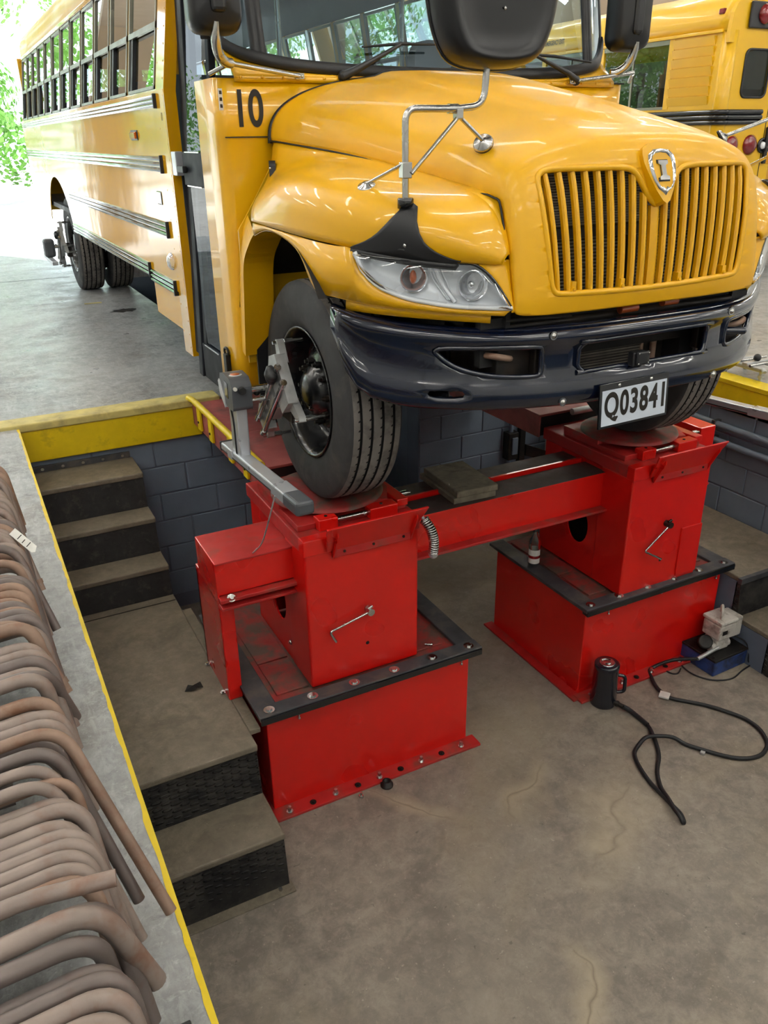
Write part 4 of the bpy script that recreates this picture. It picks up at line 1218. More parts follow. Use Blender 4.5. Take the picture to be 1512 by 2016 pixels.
# ---- fenders
I_ = [(.975, 4.0, 1.587), (.90, 3.68, 1.554), (.83, 3.38, 1.522), (.765, 3.10, 1.480), (.70, 2.83, 1.435), (.655, 2.63, 1.388), (.648, 2.565, 1.290), (.650, 2.532, 1.205)]
V_ = [(1.0, 3.985, 1.45), (.94, 3.655, 1.488), (.88, 3.35, 1.488), (.83, 3.06, 1.466), (.762, 2.79, 1.430), (.702, 2.606, 1.366), (.682, 2.543, 1.276), (.660, 2.526, 1.200)]
C_ = [(1.09, 3.89, 1.375), (1.10, 3.56, 1.480), (1.072, 3.25, 1.492), (1.005, 2.96, 1.456), (.905, 2.735, 1.396), (.790, 2.588, 1.306), (.732, 2.534, 1.238), (.669, 2.524, 1.191)]
E_ = [(1.185, 3.78, 1.318), (1.20, 3.46, 1.390), (1.180, 3.15, 1.398), (1.112, 2.893, 1.366), (.992, 2.694, 1.312), (.838, 2.578, 1.240), (.758, 2.534, 1.204), (.674, 2.524, 1.185)]
O_ = [(1.213, 3.70, 1.264), (1.205, 3.40, 1.256), (1.172, 3.10, 1.239), (1.106, 2.902, 1.226), (.965, 2.720, 1.196), (.82, 2.607, 1.186), (.748, 2.559, 1.181), (.674, 2.527, 1.180)]
def bspline(pts, n):
    """clamped-by-extrapolation uniform cubic B-spline"""
    P = [Vector(p) for p in pts]
    P = [P[0]*2-P[1]] + P + [P[-1]*2-P[-2]]
    out = []
    for i in range(1, len(P)-2):
        for k in range(n):
            t = k/n
            out.append(P[i-1]*((1-t)**3/6)+P[i]*((3*t**3-6*t*t+4)/6)+P[i+1]*((-3*t**3+3*t*t+3*t+1)/6)+P[i+2]*(t**3/6))
    out.append(P[-2].copy())
    return out
def fender_rows(s):
    cols = [bspline([B(*I_[t], s), B(*V_[t], s), B(*C_[t], s), B(*E_[t], s), B(*O_[t], s)], 5) for t in range(8)]
    m = len(cols[0])
    longs = [bspline([cols[t][j] for t in range(8)], 6) for j in range(m)]
    longs[0] = smooth_path([B(*p, s) for p in I_], 6)
    return longs        # longs[j][i]: j across (0 inner .. 20 outer), i along (0 rear .. 42 front)
LOWTOP = [(1.213, 3.70, 1.258), (1.209, 3.55, 1.256), (1.205, 3.40, 1.250), (1.19, 3.25, 1.243), (1.172, 3.10, 1.233), (1.14, 2.98, 1.226), (1.106, 2.90, 1.220), (1.092, 2.875, 1.157), (1.055, 2.818, 1.095), (.965, 2.721, 1.045), (.813, 2.604, 1.014), (.637, 2.501, 1.008)]
LOWBOT = [(1.213, 3.70, 1.206), (1.208, 3.545, 1.240), (1.2, 3.36, 1.225), (1.187, 3.22, 1.173), (1.172, 3.11, 1.048), (1.142, 2.98, 1.034), (1.10, 2.89, 1.027), (1.091, 2.872, 1.025), (1.055, 2.818, 1.020), (.966, 2.721, 1.011), (.813, 2.604, .998), (.66, 2.512, .990)]
def hl_top(h): return csp(h, [(.637, 1.012), (.669, 1.066), (.713, 1.131), (.763, 1.174), (.80, 1.179), (.892, 1.184), (1.034, 1.193), (1.099, 1.205)])
def hl_bot(h): return csp(h, [(.637, 1.009), (.72, 1.012), (.813, 1.017), (.89, 1.028), (.965, 1.045), (1.03, 1.075), (1.055, 1.097), (1.085, 1.145), (1.099, 1.203)])
def pfy(h): return csp(h, PFT)
def pnorm(h, s):
    d = (pfy(h+0.02)-pfy(h-0.02))/0.04
    return Vector((s*d, -1.0, 0)).normalized()
for s in (-1, 1):
    L = fender_rows(s)
    fen = part('fender', 'bus_yellow', bus, lambda b: b.grid([[p+Vector((-s*0.06, 0.05, -0.006)) for p in L[0]], [p+Vector((-s*0.004, 0.003, -0.003)) for p in L[0]]]+L, flip=(s > 0)), solid=0.010, offset=-1.0 if s < 0 else -1.0)
    def _low(b):
        top = smooth_path([B(*p, s) for p in LOWTOP], 4); bot = smooth_path([B(*p, s) for p in LOWBOT], 4)
        mid = []
        for p, q in zip(top, bot):
            m = (p+q)/2
            m.x += s*0.004
            mid.append(m)
        ret = [q+Vector((-s*0.05, 0.0, 0.0)) if i < 18 else q+Vector((-s*0.01, 0.035, 0.0)) for i, q in enumerate(bot)]
        b.grid([top, mid, bot], flip=(s > 0))
        b.grid([bot, ret], smooth=False, flip=(s > 0))
    part('lower_fender', 'bus_yellow', bus, _low, solid=0.006, offset=0)
    def _cheek(b):
        rows_ = []
        for zz, ho in ((1.000, .640), (1.014, .640), (1.06, .667), (1.10, .692), (1.131, .714), (1.16, .742), (1.176, .766), (1.186, .70)):
            k = (zz-1.0)/0.186
            hi, yi = .628+.009*k, 2.500+.036*k
            yo = pfy(ho)-0.002
            rows_.append([B(hi+(ho-hi)*q/4, yi+(yo-yi)*q/4-0.004*math.sin(PI*q/4), zz, s) for q in range(5)])
        b.grid(rows_, flip=(s < 0))
    part('nose_cheek', 'hood_yellow', bus, _cheek, solid=0.006, offset=0)
    # lip strip under the lamp
    def _strip(b):
        up_, lo_ = [], []
        for k in range(13):
            h = 1.12-0.42*k/12
            p = Vector((XC+s*(h-0.01), pfy(h)+0.028, 0))
            up_.append(Vector((p.x, p.y, 1.03-0.04*k/12))); lo_.append(Vector((p.x, p.y+0.004, 0.985-0.03*k/12)))
        b.grid([up_, lo_])
    part('lamp_valance', 'bus_yellow', bus, _strip, solid=0.005, offset=0)
    # dark inner liner of the wheel arch
    def _liner(b):
        xo, xi = XC+s*1.195, XC+s*0.66
        arc = [Vector((0, 3.50+0.60*math.cos(a), 0.64+0.62*math.sin(a))) for a in [math.radians(-8+150*k/24) for k in range(25)]]
        b.grid([[Vector((xo, p.y, p.z)) for p in arc], [Vector((xi, p.y, p.z)) for p in arc]])
        b.add([(xi, 3.0, 0.7), (xi, 4.12, 0.4), (xi, 4.12, 1.3), (xi, 2.75, 1.3), (xi, 2.75, 0.95)], [(0, 1, 2, 3, 4)])
    part('wheel_arch_liner', 'underbody', bus, _liner)
    # ---- headlight
    hs = [1.099-0.462*k/30 for k in range(31)]
    def lens_pt(h, v, d):
        zb, zt = hl_bot(h), hl_top(h)
        bulge = 4*v*(1-v)
        p = Vector((XC+s*h, pfy(h), zb+(zt-zb)*v))
        return p+pnorm(h, s)*(d*bulge)
    hl = part('headlight', 'lens', bus, lambda b: b.grid([[lens_pt(h, v/6, 0.016)+pnorm(h, s)*0.004 for h in hs] for v in range(7)], flip=(s < 0)))
    part('lamp_housing', 'lamp_silver', hl, lambda b: b.grid([[lens_pt(h, v/8, -0.05)-pnorm(h, s)*0.004 for h in hs] for v in range(9)], flip=(s < 0)))
    part('lamp_border', 'lamp_silver', hl, lambda b: b.tube([lens_pt(h, 0.0, 0)+Vector((0, 0, 0.007)) for h in hs], 0.010, 6))
    part('lamp_border', 'black_gloss', hl, lambda b: b.tube([lens_pt(h, 1.0, 0) for h in hs[1:]], 0.007, 6))
    for (h, z, r, kind) in ((0.765, 1.098, 0.052, 'head'), (0.945, 1.122, 0.048, 'turn')):
        nrm = (pnorm(h, s)+Vector((0, -0.6, 0))).normalized()
        c = Vector((XC+s*h, pfy(h), z))-nrm*0.060
        bowl = part('reflector', 'reflector', hl, lambda b: b.lathe(c, nrm, [(0.0, 0.006), (0.006, r*0.45), (0.020, r*0.8), (0.044, r), (0.047, r*1.08)], 28))
        if kind == 'head':
            part('bulb', 'chrome', bowl, lambda b: b.sphere(c+nrm*0.02, 0.014, 12))
        else:
            part('bulb', 'orange_bulb', bowl, lambda b: b.sphere(c+nrm*0.022, 0.020, 12, (0.7, 0.7, 1.3)))
    part('lamp_divider', 'lamp_silver', hl, lambda b: b.tube(smooth_path([lens_pt(.885, 0.92, -0.02), lens_pt(.865, 0.5, -0.03), lens_pt(.82, 0.12, -0.02)], 5), 0.008, 6))
    part('lamp_flute', 'lamp_silver', hl, lambda b: [b.tube(smooth_path([lens_pt(.905-0.009*q, 0.88, -0.025), lens_pt(.885-0.009*q, 0.5, -0.038), lens_pt(.845-0.006*q, 0.16, -0.025)], 4), 0.0028, 5) for q in range(5)])

    # ---- black mirror bracket on the fender
    def fen_pt(i, f):
        """i along 0..42, f across from the outer edge 0 .. 1 inner"""
        j = 20*(1-f)
        j0 = int(math.floor(j)); j1 = min(20, j0+1)
        i0 = int(math.floor(i)); i1 = min(42, i0+1)
        pa = L[j0][i0].lerp(L[j0][i1], i-i0); pb = L[j1][i0].lerp(L[j1][i1], i-i0)
        return pa.lerp(pb, j-j0)
    def fen_n(i, f):
        e = 0.02
        du = fen_pt(min(42, i+0.5), f)-fen_pt(max(0, i-0.5), f)
        dv = fen_pt(i, min(1.0, f+e))-fen_pt(i, max(0.0, f-e))
        n = du.cross(dv).normalized()
        return n if n.dot(Vector((s*0.3, -0.4, 0.8))) > 0 else -n
    def _skirt(b):
        rows_ = []
        for q in range(29):
            i = 18.0+18.0*q/28
            f = csp(i, [(18, 0.01), (20, 0.08), (21.5, 0.17), (22.7, 0.30), (23.4, 0.42), (24.4, 0.43), (25.2, 0.30), (26.5, 0.17), (29, 0.09), (33, 0.04), (36, 0.01)])
            rows_.append([fen_pt(i, f*v/6)+fen_n(i, f*v/6)*0.016 for v in range(7)])
        b.grid(rows_, flip=(s < 0))
        b.grid([[r[0] for r in rows_], [r[0]+Vector((0, 0.006, -0.022)) for r in rows_]], flip=(s > 0))
    mir = part('fender_mirror', 'black_plastic', bus, _skirt, solid=0.004, offset=0)
    bx = XC+s*0.949
    fpad, fpn = fen_pt(18.2, 0.46), fen_n(18.2, 0.46)
    part('socket_cone', 'black_plastic', mir, lambda b: b.lathe((bx, 2.755, 1.225), (0, 0, 1), [(0.0, 0.055), (0.05, 0.046), (0.085, 0.034), (0.125, 0.026), (0.145, 0.024)], 20))
    part('socket_collar', 'black_gloss', mir, lambda b: b.lathe((bx, 2.755, 1.225), (0, 0, 1), [(0.140, 0.001), (0.140, 0.030), (0.172, 0.030), (0.176, 0.026), (0.176, 0.001)], 20))
    for dx, dz in ((-0.045, 1.245), (0.035, 1.243)):
        part('bracket_screw', 'steel', mir, lambda b: b.sphere((bx+s*dx, 2.688+0.03*abs(dx*10), dz), 0.007, 8))
    Y0 = 2.755
    def MH(h): return h if s < 0 else 1.898-h
    tp = [B(.949, Y0, 1.36, s), B(.949, Y0, 1.690, s), B(MH(.735), Y0-0.005, 1.690, s), B(MH(.632), Y0-0.01, 1.700, s), B(MH(.617), Y0-0.01, 1.90, s)]
    part('arm_tube', 'steel', mir, lambda b: b.tube(fillet(tp, [0.045, 0.01, 0.09], 8), 0.0125, 12))
    parts('arm_clamp', 'steel', mir, [lambda b: b.cyl(B(MH(.775), Y0, 1.690, s), B(MH(.735), Y0, 1.690, s), 0.0165, 14), lambda b: b.box(bx-0.019, bx+0.019, Y0-0.018, Y0+0.018, 1.465, 1.52), lambda b: b.box(XC+s*MH(.735)-0.014, XC+s*MH(.735)+0.014, Y0-0.02, Y0+0.012, 1.655, 1.69)], bevel=0.004)
    part('brace', 'steel', mir, lambda b: b.cyl(B(.935, Y0-0.02, 1.482, s), B(MH(.742), Y0-0.012, 1.66, s), 0.0075, 10))
    part('brace', 'steel', mir, lambda b: b.cyl(B(.962, Y0, 1.512, s), fpad+fpn*0.014, 0.007, 10))
    part('brace', 'steel', mir, lambda b: b.cyl(B(.728 if s < 0 else .945, Y0, 1.665, s), B(.632, 2.748, 1.588, s), 0.0075, 10))
    for (ph, py, pz, pn) in ((abs(fpad.x-XC)+fpn.x*s*0.006, fpad.y+fpn.y*0.006, fpad.z+fpn.z*0.006, tuple(fpn)), (.620, 2.758, 1.577, (s*0.62, -0.55, 0.55))):
        nn = Vector(pn).normalized()
        pad = part('brace_pad', 'steel', mir, lambda b: b.lathe(B(ph, py, pz, s), nn, [(-0.004, 0.036), (0.0, 0.037), (0.006, 0.033), (0.010, 0.018), (0.016, 0.014), (0.017, 0.001)], 24))
        part('pad_gasket', 'black_rubber', pad, lambda b: b.lathe(B(ph, py, pz, s), nn, [(-0.010, 0.0372), (-0.008, 0.0385), (-0.003, 0.0382)], 24))
    # crossview mirror head: convex housing with a flat sunk panel
    mc = B(MH(.607), 2.745, 1.975, s)
    outl = smooth_path([(-.115, -.150, 0), (0, -.160, 0), (.115, -.150, 0), (.185, -.115, 0), (.232, -.02, 0), (.250, .09, 0), (.235, .145, 0), (.15, .168, 0), (0, .172, 0), (-.15, .168, 0), (-.235, .145, 0), (-.250, .09, 0), (-.232, -.02, 0), (-.185, -.115, 0)], 4, True)
    def ringp(sc, d, dz=0.0):
        return [mc+Vector((p.x*sc, d, p.y*sc+dz)) for p in outl]
    hd = part('mirror_head', 'mirror_black', mir, lambda b: (b.grid([ringp(1.0, 0.03), ringp(1.0, 0.0), ringp(0.985, -0.03), ringp(0.93, -0.062), ringp(0.84, -0.08), ringp(0.78, -0.082), ringp(0.72, -0.072, 0.008), ringp(0.66, -0.066, 0.012), ringp(0.4, -0.066, 0.016), ringp(0.02, -0.066, 0.02)], closed_u=True, flip=False)))
    part('mirror_face', 'chrome', hd, lambda b: b.grid([ringp(0.985, 0.022), ringp(0.6, 0.045), ringp(0.02, 0.055)], closed_u=True, flip=True))
    part('mirror_rim', 'black_gloss', hd, lambda b: b.tube(ringp(1.0, 0.03), 0.007, 6, closed=True))
    for dz in (0.055, 0.0):
        part('head_screw', 'steel', hd, lambda b: b.sphere(mc+Vector((0.005, -0.068, dz+0.02)), 0.0065, 8))

# ---- bumper
def bump_y(h, z):
    y = csp(abs(h), PBT)
    prof = csp(z, [(.614, .030), (.625, .010), (.66, .0), (.70, .004), (.745, .022), (.80, .026), (.855, .020), (.885, .0), (.915, .002), (.930, .022)])
    return y+prof
def _bend(h, z):
    return Vector((XC+h, bump_y(h, z), z))
def bottom_z(h):
    return csp(abs(h), [(0, .614), (.6, .613), (.8, .615), (.97, .623), (1.05, .644), (1.1, .672), (1.15, .777), (1.176, .92)])
def top_z(h):
    return csp(abs(h), [(0, .930), (.45, .928), (.64, .925), (.81, .932), (.97, .947), (1.04, .959), (1.12, .977), (1.176, 1.001)])
_hh = [-1.176+2.352*k/72 for k in range(73)]
def zmap(h, w):
    """w 0..1 between the bottom and the top edge"""
    return bottom_z(h)+(top_z(h)-bottom_z(h))*w
def bfm(h, w):
    z = zmap(h, w)
    zz = .614+(.930-.614)*w
    return Vector((XC+h, csp(abs(h), PBT)+bump_y(0, zz)-PBT[0][1], z))
def winv(h, z):
    return (z-bottom_z(h))/(top_z(h)-bottom_z(h))
BO = [(h, 0.0) for h in _hh] + [(h, 1.0) for h in _hh[::-1]]
def _wh(poly):
    return [(h, winv(h, z)) for h, z in poly]
_oval = [(-.868, .852), (-.84, .862), (-.71, .864), (-.58, .863), (-.52, .861), (-.502, .85), (-.497, .81), (-.497, .765), (-.510, .746), (-.56, .743), (-.635, .746), (-.70, .754), (-.76, .769), (-.81, .79), (-.845, .818), (-.868, .842)]
_slot = [(-.905, .682), (-.897, .695), (-.87, .697), (-.81, .698), (-.79, .695), (-.782, .682), (-.79, .669), (-.82, .666), (-.87, .666), (-.897, .670)]
_cent = [(x, z) for x, z in rrect(-.345, .345, .745, .868, .04)]
part('bumper', 'navy', bus, lambda b: b.cdt(BO, [_wh(_oval), _wh([(-x, z) for x, z in _oval]), _wh(_slot), _wh([(-x, z) for x, z in _slot]), _wh(_cent)], (0.04, 0.06), bfm), solid=0.022, offset=-1.0)
part('bumper_shelf', 'navy', bus, lambda b: b.grid([[bfm(h, 1.0) for h in _hh], [bfm(h, 1.0)+Vector((-h*0.03, 0.05, 0.004)) for h in _hh], [bfm(h, 1.0)+Vector((-h*0.05, 0.09, -0.01)) for h in _hh]]), solid=0.006)
part('bumper_return', 'navy', bus, lambda b: b.grid([[bfm(h, 0.0) for h in _hh], [bfm(h, 0.0)+Vector((-h*0.03, 0.06, 0.004)) for h in _hh]], flip=True), solid=0.006)
for poly in (_oval, [(-x, z) for x, z in _oval], _cent):
    part('opening_rim', 'navy', bus, lambda b: b.tube(smooth_path([bfm(h, winv(h, z))+Vector((0, 0.003, 0)) for h, z in poly], 3, True), 0.011, 6, closed=True))
for h, z in ((-.476, .905), (.476, .902), (-.414, .636), (.414, .636)):
    p = bfm(h, winv(h, z))
    part('bumper_bolt', 'steel', bus, lambda b: (b.cyl(p+Vector((0, 0.004, 0)), p+Vector((0, -0.005, 0)), 0.017, 16), b.lathe(p, (0, -1, 0), [(0.004, 0.012), (0.010, 0.009), (0.013, 0.001)], 14)))
# behind the bumper
for s in (-1, 1):
    part('cross_member', 'dark_metal', bus, lambda b: b.box(XC+s*.66, XC+s*.50, 2.55, 2.95, .70, .90), bevel=0.006)
    part('member_plate', 'dark_metal', bus, lambda b: b.box(XC+s*.50, XC+s*.38, 2.52, 2.56, .735, .885), bevel=0.006)
parts('frame_rail', 'underbody', bus, [lambda b: b.box(XC-.44, XC-.36, 2.6, 12.6, .62, .86), lambda b: b.box(XC+.36, XC+.44, 2.6, 12.6, .62, .86)])
for s in (-1, 1):
    part('tow_hook', 'pipe_rust', bus, lambda b: b.tube(smooth_path([B(.59, 2.60, .80, s), B(.60, 2.55, .81, s), B(.64, 2.53, .822, s), B(.68, 2.545, .83, s), B(.69, 2.59, .826, s), B(.66, 2.62, .82, s), B(.60, 2.63, .80, s)], 5), 0.013, 8))
    for z in (.765, .855):
        part('member_bolt', 'dark_metal', bus, lambda b: bolt(b, (XC+s*.45, 2.52, z), 0.015, 0.014, (0, -1, 0)))
part('washer_tank', 'bottle_glass', bus, lambda b: b.box(XC-.90, XC-.74, 2.74, 2.95, .60, .84), bevel=0.03, seg=3)
part('cooler_core', ['radiator', 'radiator_tube'], bus, lambda b: (b.box(XC-.33, XC+.14, 2.60, 2.63, .68, .90), setattr(b, 'cur', 1), [b.box(XC-.33, XC+.14, 2.595, 2.601, .69+q*.012, .694+q*.012) for q in range(17)]))
parts('cooler_pipe', 'pipe_rust', bus, [lambda b: b.cyl((XC+.20, 2.60, .64), (XC+.20, 2.60, .92), 0.014, 10), lambda b: b.cyl((XC+.13, 2.6, .64), (XC+.13, 2.6, .92), 0.010, 10)])
part('side_pin', 'navy', bus, lambda b: (b.cyl((XC+.50, 2.53, .80), (XC+.60, 2.47, .80), 0.017, 12), b.sphere((XC+.60, 2.47, .80), 0.017, 10)))
cn = part('trailer_socket', 'black_plastic', bus, lambda b: b.box(XC-.096, XC-.022, 2.405, 2.44, .742, .80), bevel=0.006)
part('socket_lid', 'black_plastic', cn, lambda b: b.box(XC-.085, XC-.018, 2.392, 2.406, .748, .803), bevel=0.008)
for dx in (-.078, -.026):
    for z in (.755, .796):
        part('lid_screw', 'steel', cn, lambda b: b.sphere((XC+dx, 2.392, z), 0.004, 6))
# license plate
_pe, _pu = Vector((1, 0, 0.02)).normalized(), Vector((0.02, 0.10, 1)).normalized()
_po = Vector((XC-.272, 2.374, .513))
_pn = Vector((0, -1, 0.10)).normalized()
lp = part('license_plate', 'black_gloss', bus, lambda b: b.prism([(0, 0), (.368, 0), (.368, .180), (0, .180)], _po, _pe, _pu, _pn*-0.008), bevel=0.002)
part('plate_field', 'plate_white', lp, lambda b: b.prism([(.012, .010), (.356, .010), (.356, .155), (.012, .155)], _po+_pn*0.0005, _pe, _pu, _pn*0.0015))
text_mesh('plate_number', 'Q03841', 'decal_black', lp, _po+_pe*.024+_pu*.022+_pn*0.001, _pe, _pu, .124, 0.0018, .322, 0.034, 1.12)
for dx in (.10, .27):
    part('plate_bolt', 'steel', lp, lambda b: b.lathe(_po+_pe*dx+_pu*.168, _pn, [(0, .007), (.004, .006), (.005, .001)], 10))

# ---- cowl, windshield, door, body
CY = 4.07
def side_x(z):
    """half width of the body at height z"""
    return 1.22-max(0.0, z-1.85)*0.16
def _cowl(b, s):
    plan = [(0.55, CY), (0.8, CY), (1.0, CY), (1.165, CY)]
    for k in range(1, 7):
        a = PI/2*k/6
        plan.append((1.165+0.055*math.sin(a), CY+0.055*(1-math.cos(a))))
    plan += [(1.22, 4.22), (1.22, 4.40)]
    zs = [0.38, 0.6, 1.0, 1.4, 1.606, 1.618, 1.86]
    rows = []
    for z in zs:
        rows.append([B(h, y+(0.006 if z in (1.606,) else 0), z, s) for h, y in plan])
    b.grid(rows, flip=(s < 0))
for s in (-1, 1):
    cw = part('cowl_panel', 'bus_yellow', bus, lambda b: _cowl(b, s), solid=0.008, offset=0)
    part('cowl_seam', 'black_rubber', cw, lambda b: b.box(XC+s*0.985, XC+s*1.195, CY-0.0045, CY-0.003, 1.608, 1.613))
    part('cowl_seam', 'black_rubber', cw, lambda b: b.box(XC+s*0.985, XC+s*1.215, CY-0.006, CY-0.0035, 1.858, 1.866))
    # inner flare around the rear of the wheel arch
    def _flare(b):
        arch = smooth_path([B(1.222, 3.95, .60, s), B(1.222, 3.90, .868, s), B(1.219, 3.868, 1.061, s), B(1.214, 3.78, 1.16, s), B(1.213, 3.70, 1.212, s)], 5)
        back = smooth_path([B(1.20, 4.06, .60, s), B(1.19, 4.06, .868, s), B(1.17, 4.06, 1.10, s), B(1.15, 4.05, 1.22, s), B(1.13, 4.02, 1.27, s)], 5)
        inn = [p+Vector((-s*0.16, 0.03, 0)) for p in arch]
        b.grid([inn, arch, back], smooth=False)
    part('arch_flare', 'bus_yellow', bus, _flare, solid=0.006, offset=0)
    part('inner_wing', 'old_yellow', bus, lambda b: b.add([B(1.19, 4.0, .55, s), B(.68, 4.0, .55, s), B(.68, 4.0, 1.5, s), B(.99, 4.0, 1.5, s), B(1.12, 4.0, 1.3, s), B(1.19, 4.0, 1.2, s)], [(0, 1, 2, 3, 4, 5)]), solid=0.01)
    part('mud_flap', 'black_rubber', bus, lambda b: b.box(XC+s*1.16, XC+s*.72, 3.955, 3.97, .22, .70))
    # hood latch
    lt = part('hood_latch', 'black_rubber', bus, lambda b: (b.prism([(-.022, 0), (.006, -.045), (.026, 0), (.020, .048), (0, .066), (-.018, .045)], B(1.005, 3.93, 1.445, s), (0.35*s, -1, 0), (0, 0, 1), (s*0.028, 0.012, 0)),), bevel=0.006)
    part('latch_pin', 'steel', lt, lambda b: b.sphere(B(1.036, 3.92, 1.475, s), 0.007, 8))
    part('latch_strap', 'black_rubber', lt, lambda b: b.tube(smooth_path([B(1.005, 3.96, 1.43, s), B(1.01, 4.0, 1.39, s), B(1.02, 4.04, 1.35, s)], 4), 0.010, 6))
    # body wall, near side and far side
    yA, yZ = (5.03, 12.95)
    def _wall(b):
        arch = [(10.42+0.98*math.cos(a), 0.52+0.73*math.sin(a)) for a in [PI*k/24 for k in range(25)]]
        arch = [(y, max(z, 0.74)) for y, z in arch if z > 0.70]
        arch[0] = (arch[0][0], 0.74); arch[-1] = (arch[-1][0], 0.74)
        outer = [(yA, 0.74), (arch[-1][0], 0.74)] + arch[::-1][1:-1] + [(arch[0][0], 0.74), (yZ, 0.74), (yZ, 1.86), (yA, 1.86)]
        b.cdt(outer, [], (0.3, 0.2), lambda u, v: Vector((XC+s*1.22, u, v)), smooth=False, flip=(s > 0))
    sp = part('side_wall', 'side_wavy', bus, _wall, solid=0.01, offset=-1)
    part('side_skirt', 'side_wavy', bus, lambda b: b.box(XC+s*1.22-s*0.01, XC+s*1.22, 5.2, 5.92, 0.50, 0.745))
    for (z0, z1, ya, yb) in ((1.773, 1.842, 5.215, 12.9), (1.428, 1.519, 5.225, 12.9), (1.058, 1.148, 5.265, 9.52), (.742, .835, 5.93, 9.45), (.715, .80, 5.245, 5.90)):
        def _rail(b):
            pr = []
            n = 3
            for i in range(n):
                a, c = z0+(z1-z0)*i/n, z0+(z1-z0)*(i+1)/n
                pr += [(0.004, a), (0.020, a+(c-a)*0.15), (0.026, (a+c)/2), (0.020, c-(c-a)*0.15), (0.004, c)]
            rows = [[B(1.22+d, y, z, s) for d, z in pr] for y in (ya, yb)]
            b.grid(rows, smooth=False, flip=(s > 0))
            b.add(rows[0], [tuple(range(len(pr)))]); b.add(rows[1], [tuple(range(len(pr)-1, -1, -1))])
        part('rub_rail', 'rail_metal', bus, _rail)
        part('rail_end', 'black_plastic', bus, lambda b: b.box(XC+s*1.22, XC+s*1.25, ya-0.018, ya, z0-0.004, z1+0.004), bevel=0.004)
    # front corner post of the body
    def _post(b):
        zs = [.37, 1.0, 1.85, 2.2, 2.6]
        b.grid([[B(side_x(z)+0.006, y, z, s) for y in (5.015, 5.03, 5.20)] for z in zs], smooth=False, flip=(s < 0))
        b.grid([[B(side_x(z)-d, 5.015, z, s) for d in (-0.006, 0.06)] for z in zs], smooth=False, flip=(s > 0))
    part('body_post', 'side_yellow', bus, _post, solid=0.006, offset=0)
    def _riv(b):
        def dot(h, y, z):
            b.sphere(B(h, y, z, s), 0.0065, 6, (0.5, 1, 1))
        for k in range(26):
            z = .42+k*.083
            dot(side_x(z)+0.009, 5.045, z)
            if k % 2: dot(side_x(z)+0.009, 5.18, z)
        if s < 0:
            for z in (1.765, 1.526, 1.42, 1.156, 1.05):
                for k in range(64):
                    dot(1.222, 5.26+k*0.062, z)
            for yy in (6.6, 7.9, 9.15):
                for k in range(12):
                    dot(1.222, yy, 1.16+k*0.05)
    rv = part('rivets', 'side_yellow', bus, _riv)
    rv['kind'] = 'stuff'
    # windows
    PY = [5.20, 5.985, 6.62, 7.26, 7.88, 8.50, 9.13, 9.77, 10.38, 10.99, 11.57, 12.14, 12.76]
    z0, zm, z1 = 1.87, 2.19, 2.56
    for k in range(12):
        a, c = PY[k]+0.03, PY[k+1]-0.03
        hx = lambda z, d=0.0: B(side_x(z)+d, 0, z, s).x
        def _fr(b):
            w = 0.022
            def bar(ya, yb, za, zb, d0=-0.012, d1=0.012):
                b.hexa([(hx(za, d0), ya, za), (hx(za, d1), ya, za), (hx(za, d0), yb, za), (hx(za, d1), yb, za), (hx(zb, d0), ya, zb), (hx(zb, d1), ya, zb), (hx(zb, d0), yb, zb), (hx(zb, d1), yb, zb)])
            bar(a, a+w, z0, z1); bar(c-w, c, z0, z1); bar(a, c, z1-0.02, z1); bar(a, c, z0, z0+0.018); bar(a, c, zm-0.016, zm+0.016, -0.006, 0.015)
        wn = part('window', 'win_frame', bus, _fr)
        part('window_track', 'black_rubber', wn, lambda b: b.hexa([(hx(z0, -0.02), c-0.09, z0), (hx(z0, 0.004), c-0.09, z0), (hx(z0, -0.02), c-0.02, z0), (hx(z0, 0.004), c-0.02, z0), (hx(zm, -0.02), c-0.09, zm), (hx(zm, 0.004), c-0.09, zm), (hx(zm, -0.02), c-0.02, zm), (hx(zm, 0.004), c-0.02, zm)]))
        part('pane', 'win_glass', wn, lambda b: b.add([(hx(zm), a, zm), (hx(zm), c, zm), (hx(z1), c, z1), (hx(z1), a, z1)], [(0, 1, 2, 3)]))
        part('pane', 'win_glass', wn, lambda b: b.add([(hx(z0, -0.014), a, z0), (hx(z0, -0.014), c, z0), (hx(zm, -0.014), c, zm), (hx(zm, -0.014), a, zm)], [(0, 1, 2, 3)]))
    for k in range(13):
        y = PY[k]
        part('window_post', 'side_yellow', bus, lambda b: b.hexa([(B(side_x(1.86)-0.012, 0, 0, s).x, y-0.03, 1.86), (B(side_x(1.86)+0.004, 0, 0, s).x, y-0.03, 1.86), (B(side_x(1.86)-0.012, 0, 0, s).x, y+0.03, 1.86), (B(side_x(1.86)+0.004, 0, 0, s).x, y+0.03, 1.86),
                                                                  (B(side_x(2.58)-0.012, 0, 0, s).x, y-0.03, 2.58), (B(side_x(2.58)+0.004, 0, 0, s).x, y-0.03, 2.58), (B(side_x(2.58)-0.012, 0, 0, s).x, y+0.03, 2.58), (B(side_x(2.58)+0.004, 0, 0, s).x, y+0.03, 2.58)]))
    part('window_sill', 'side_yellow', bus, lambda b: b.box(XC+s*1.19, XC+s*1.226, 5.2, 12.9, 1.845, 1.868))
    part('drip_rail', 'side_yellow', bus, lambda b: b.box(XC+s*1.075, XC+s*1.125, 4.15, 12.95, 2.565, 2.60), bevel=0.006)
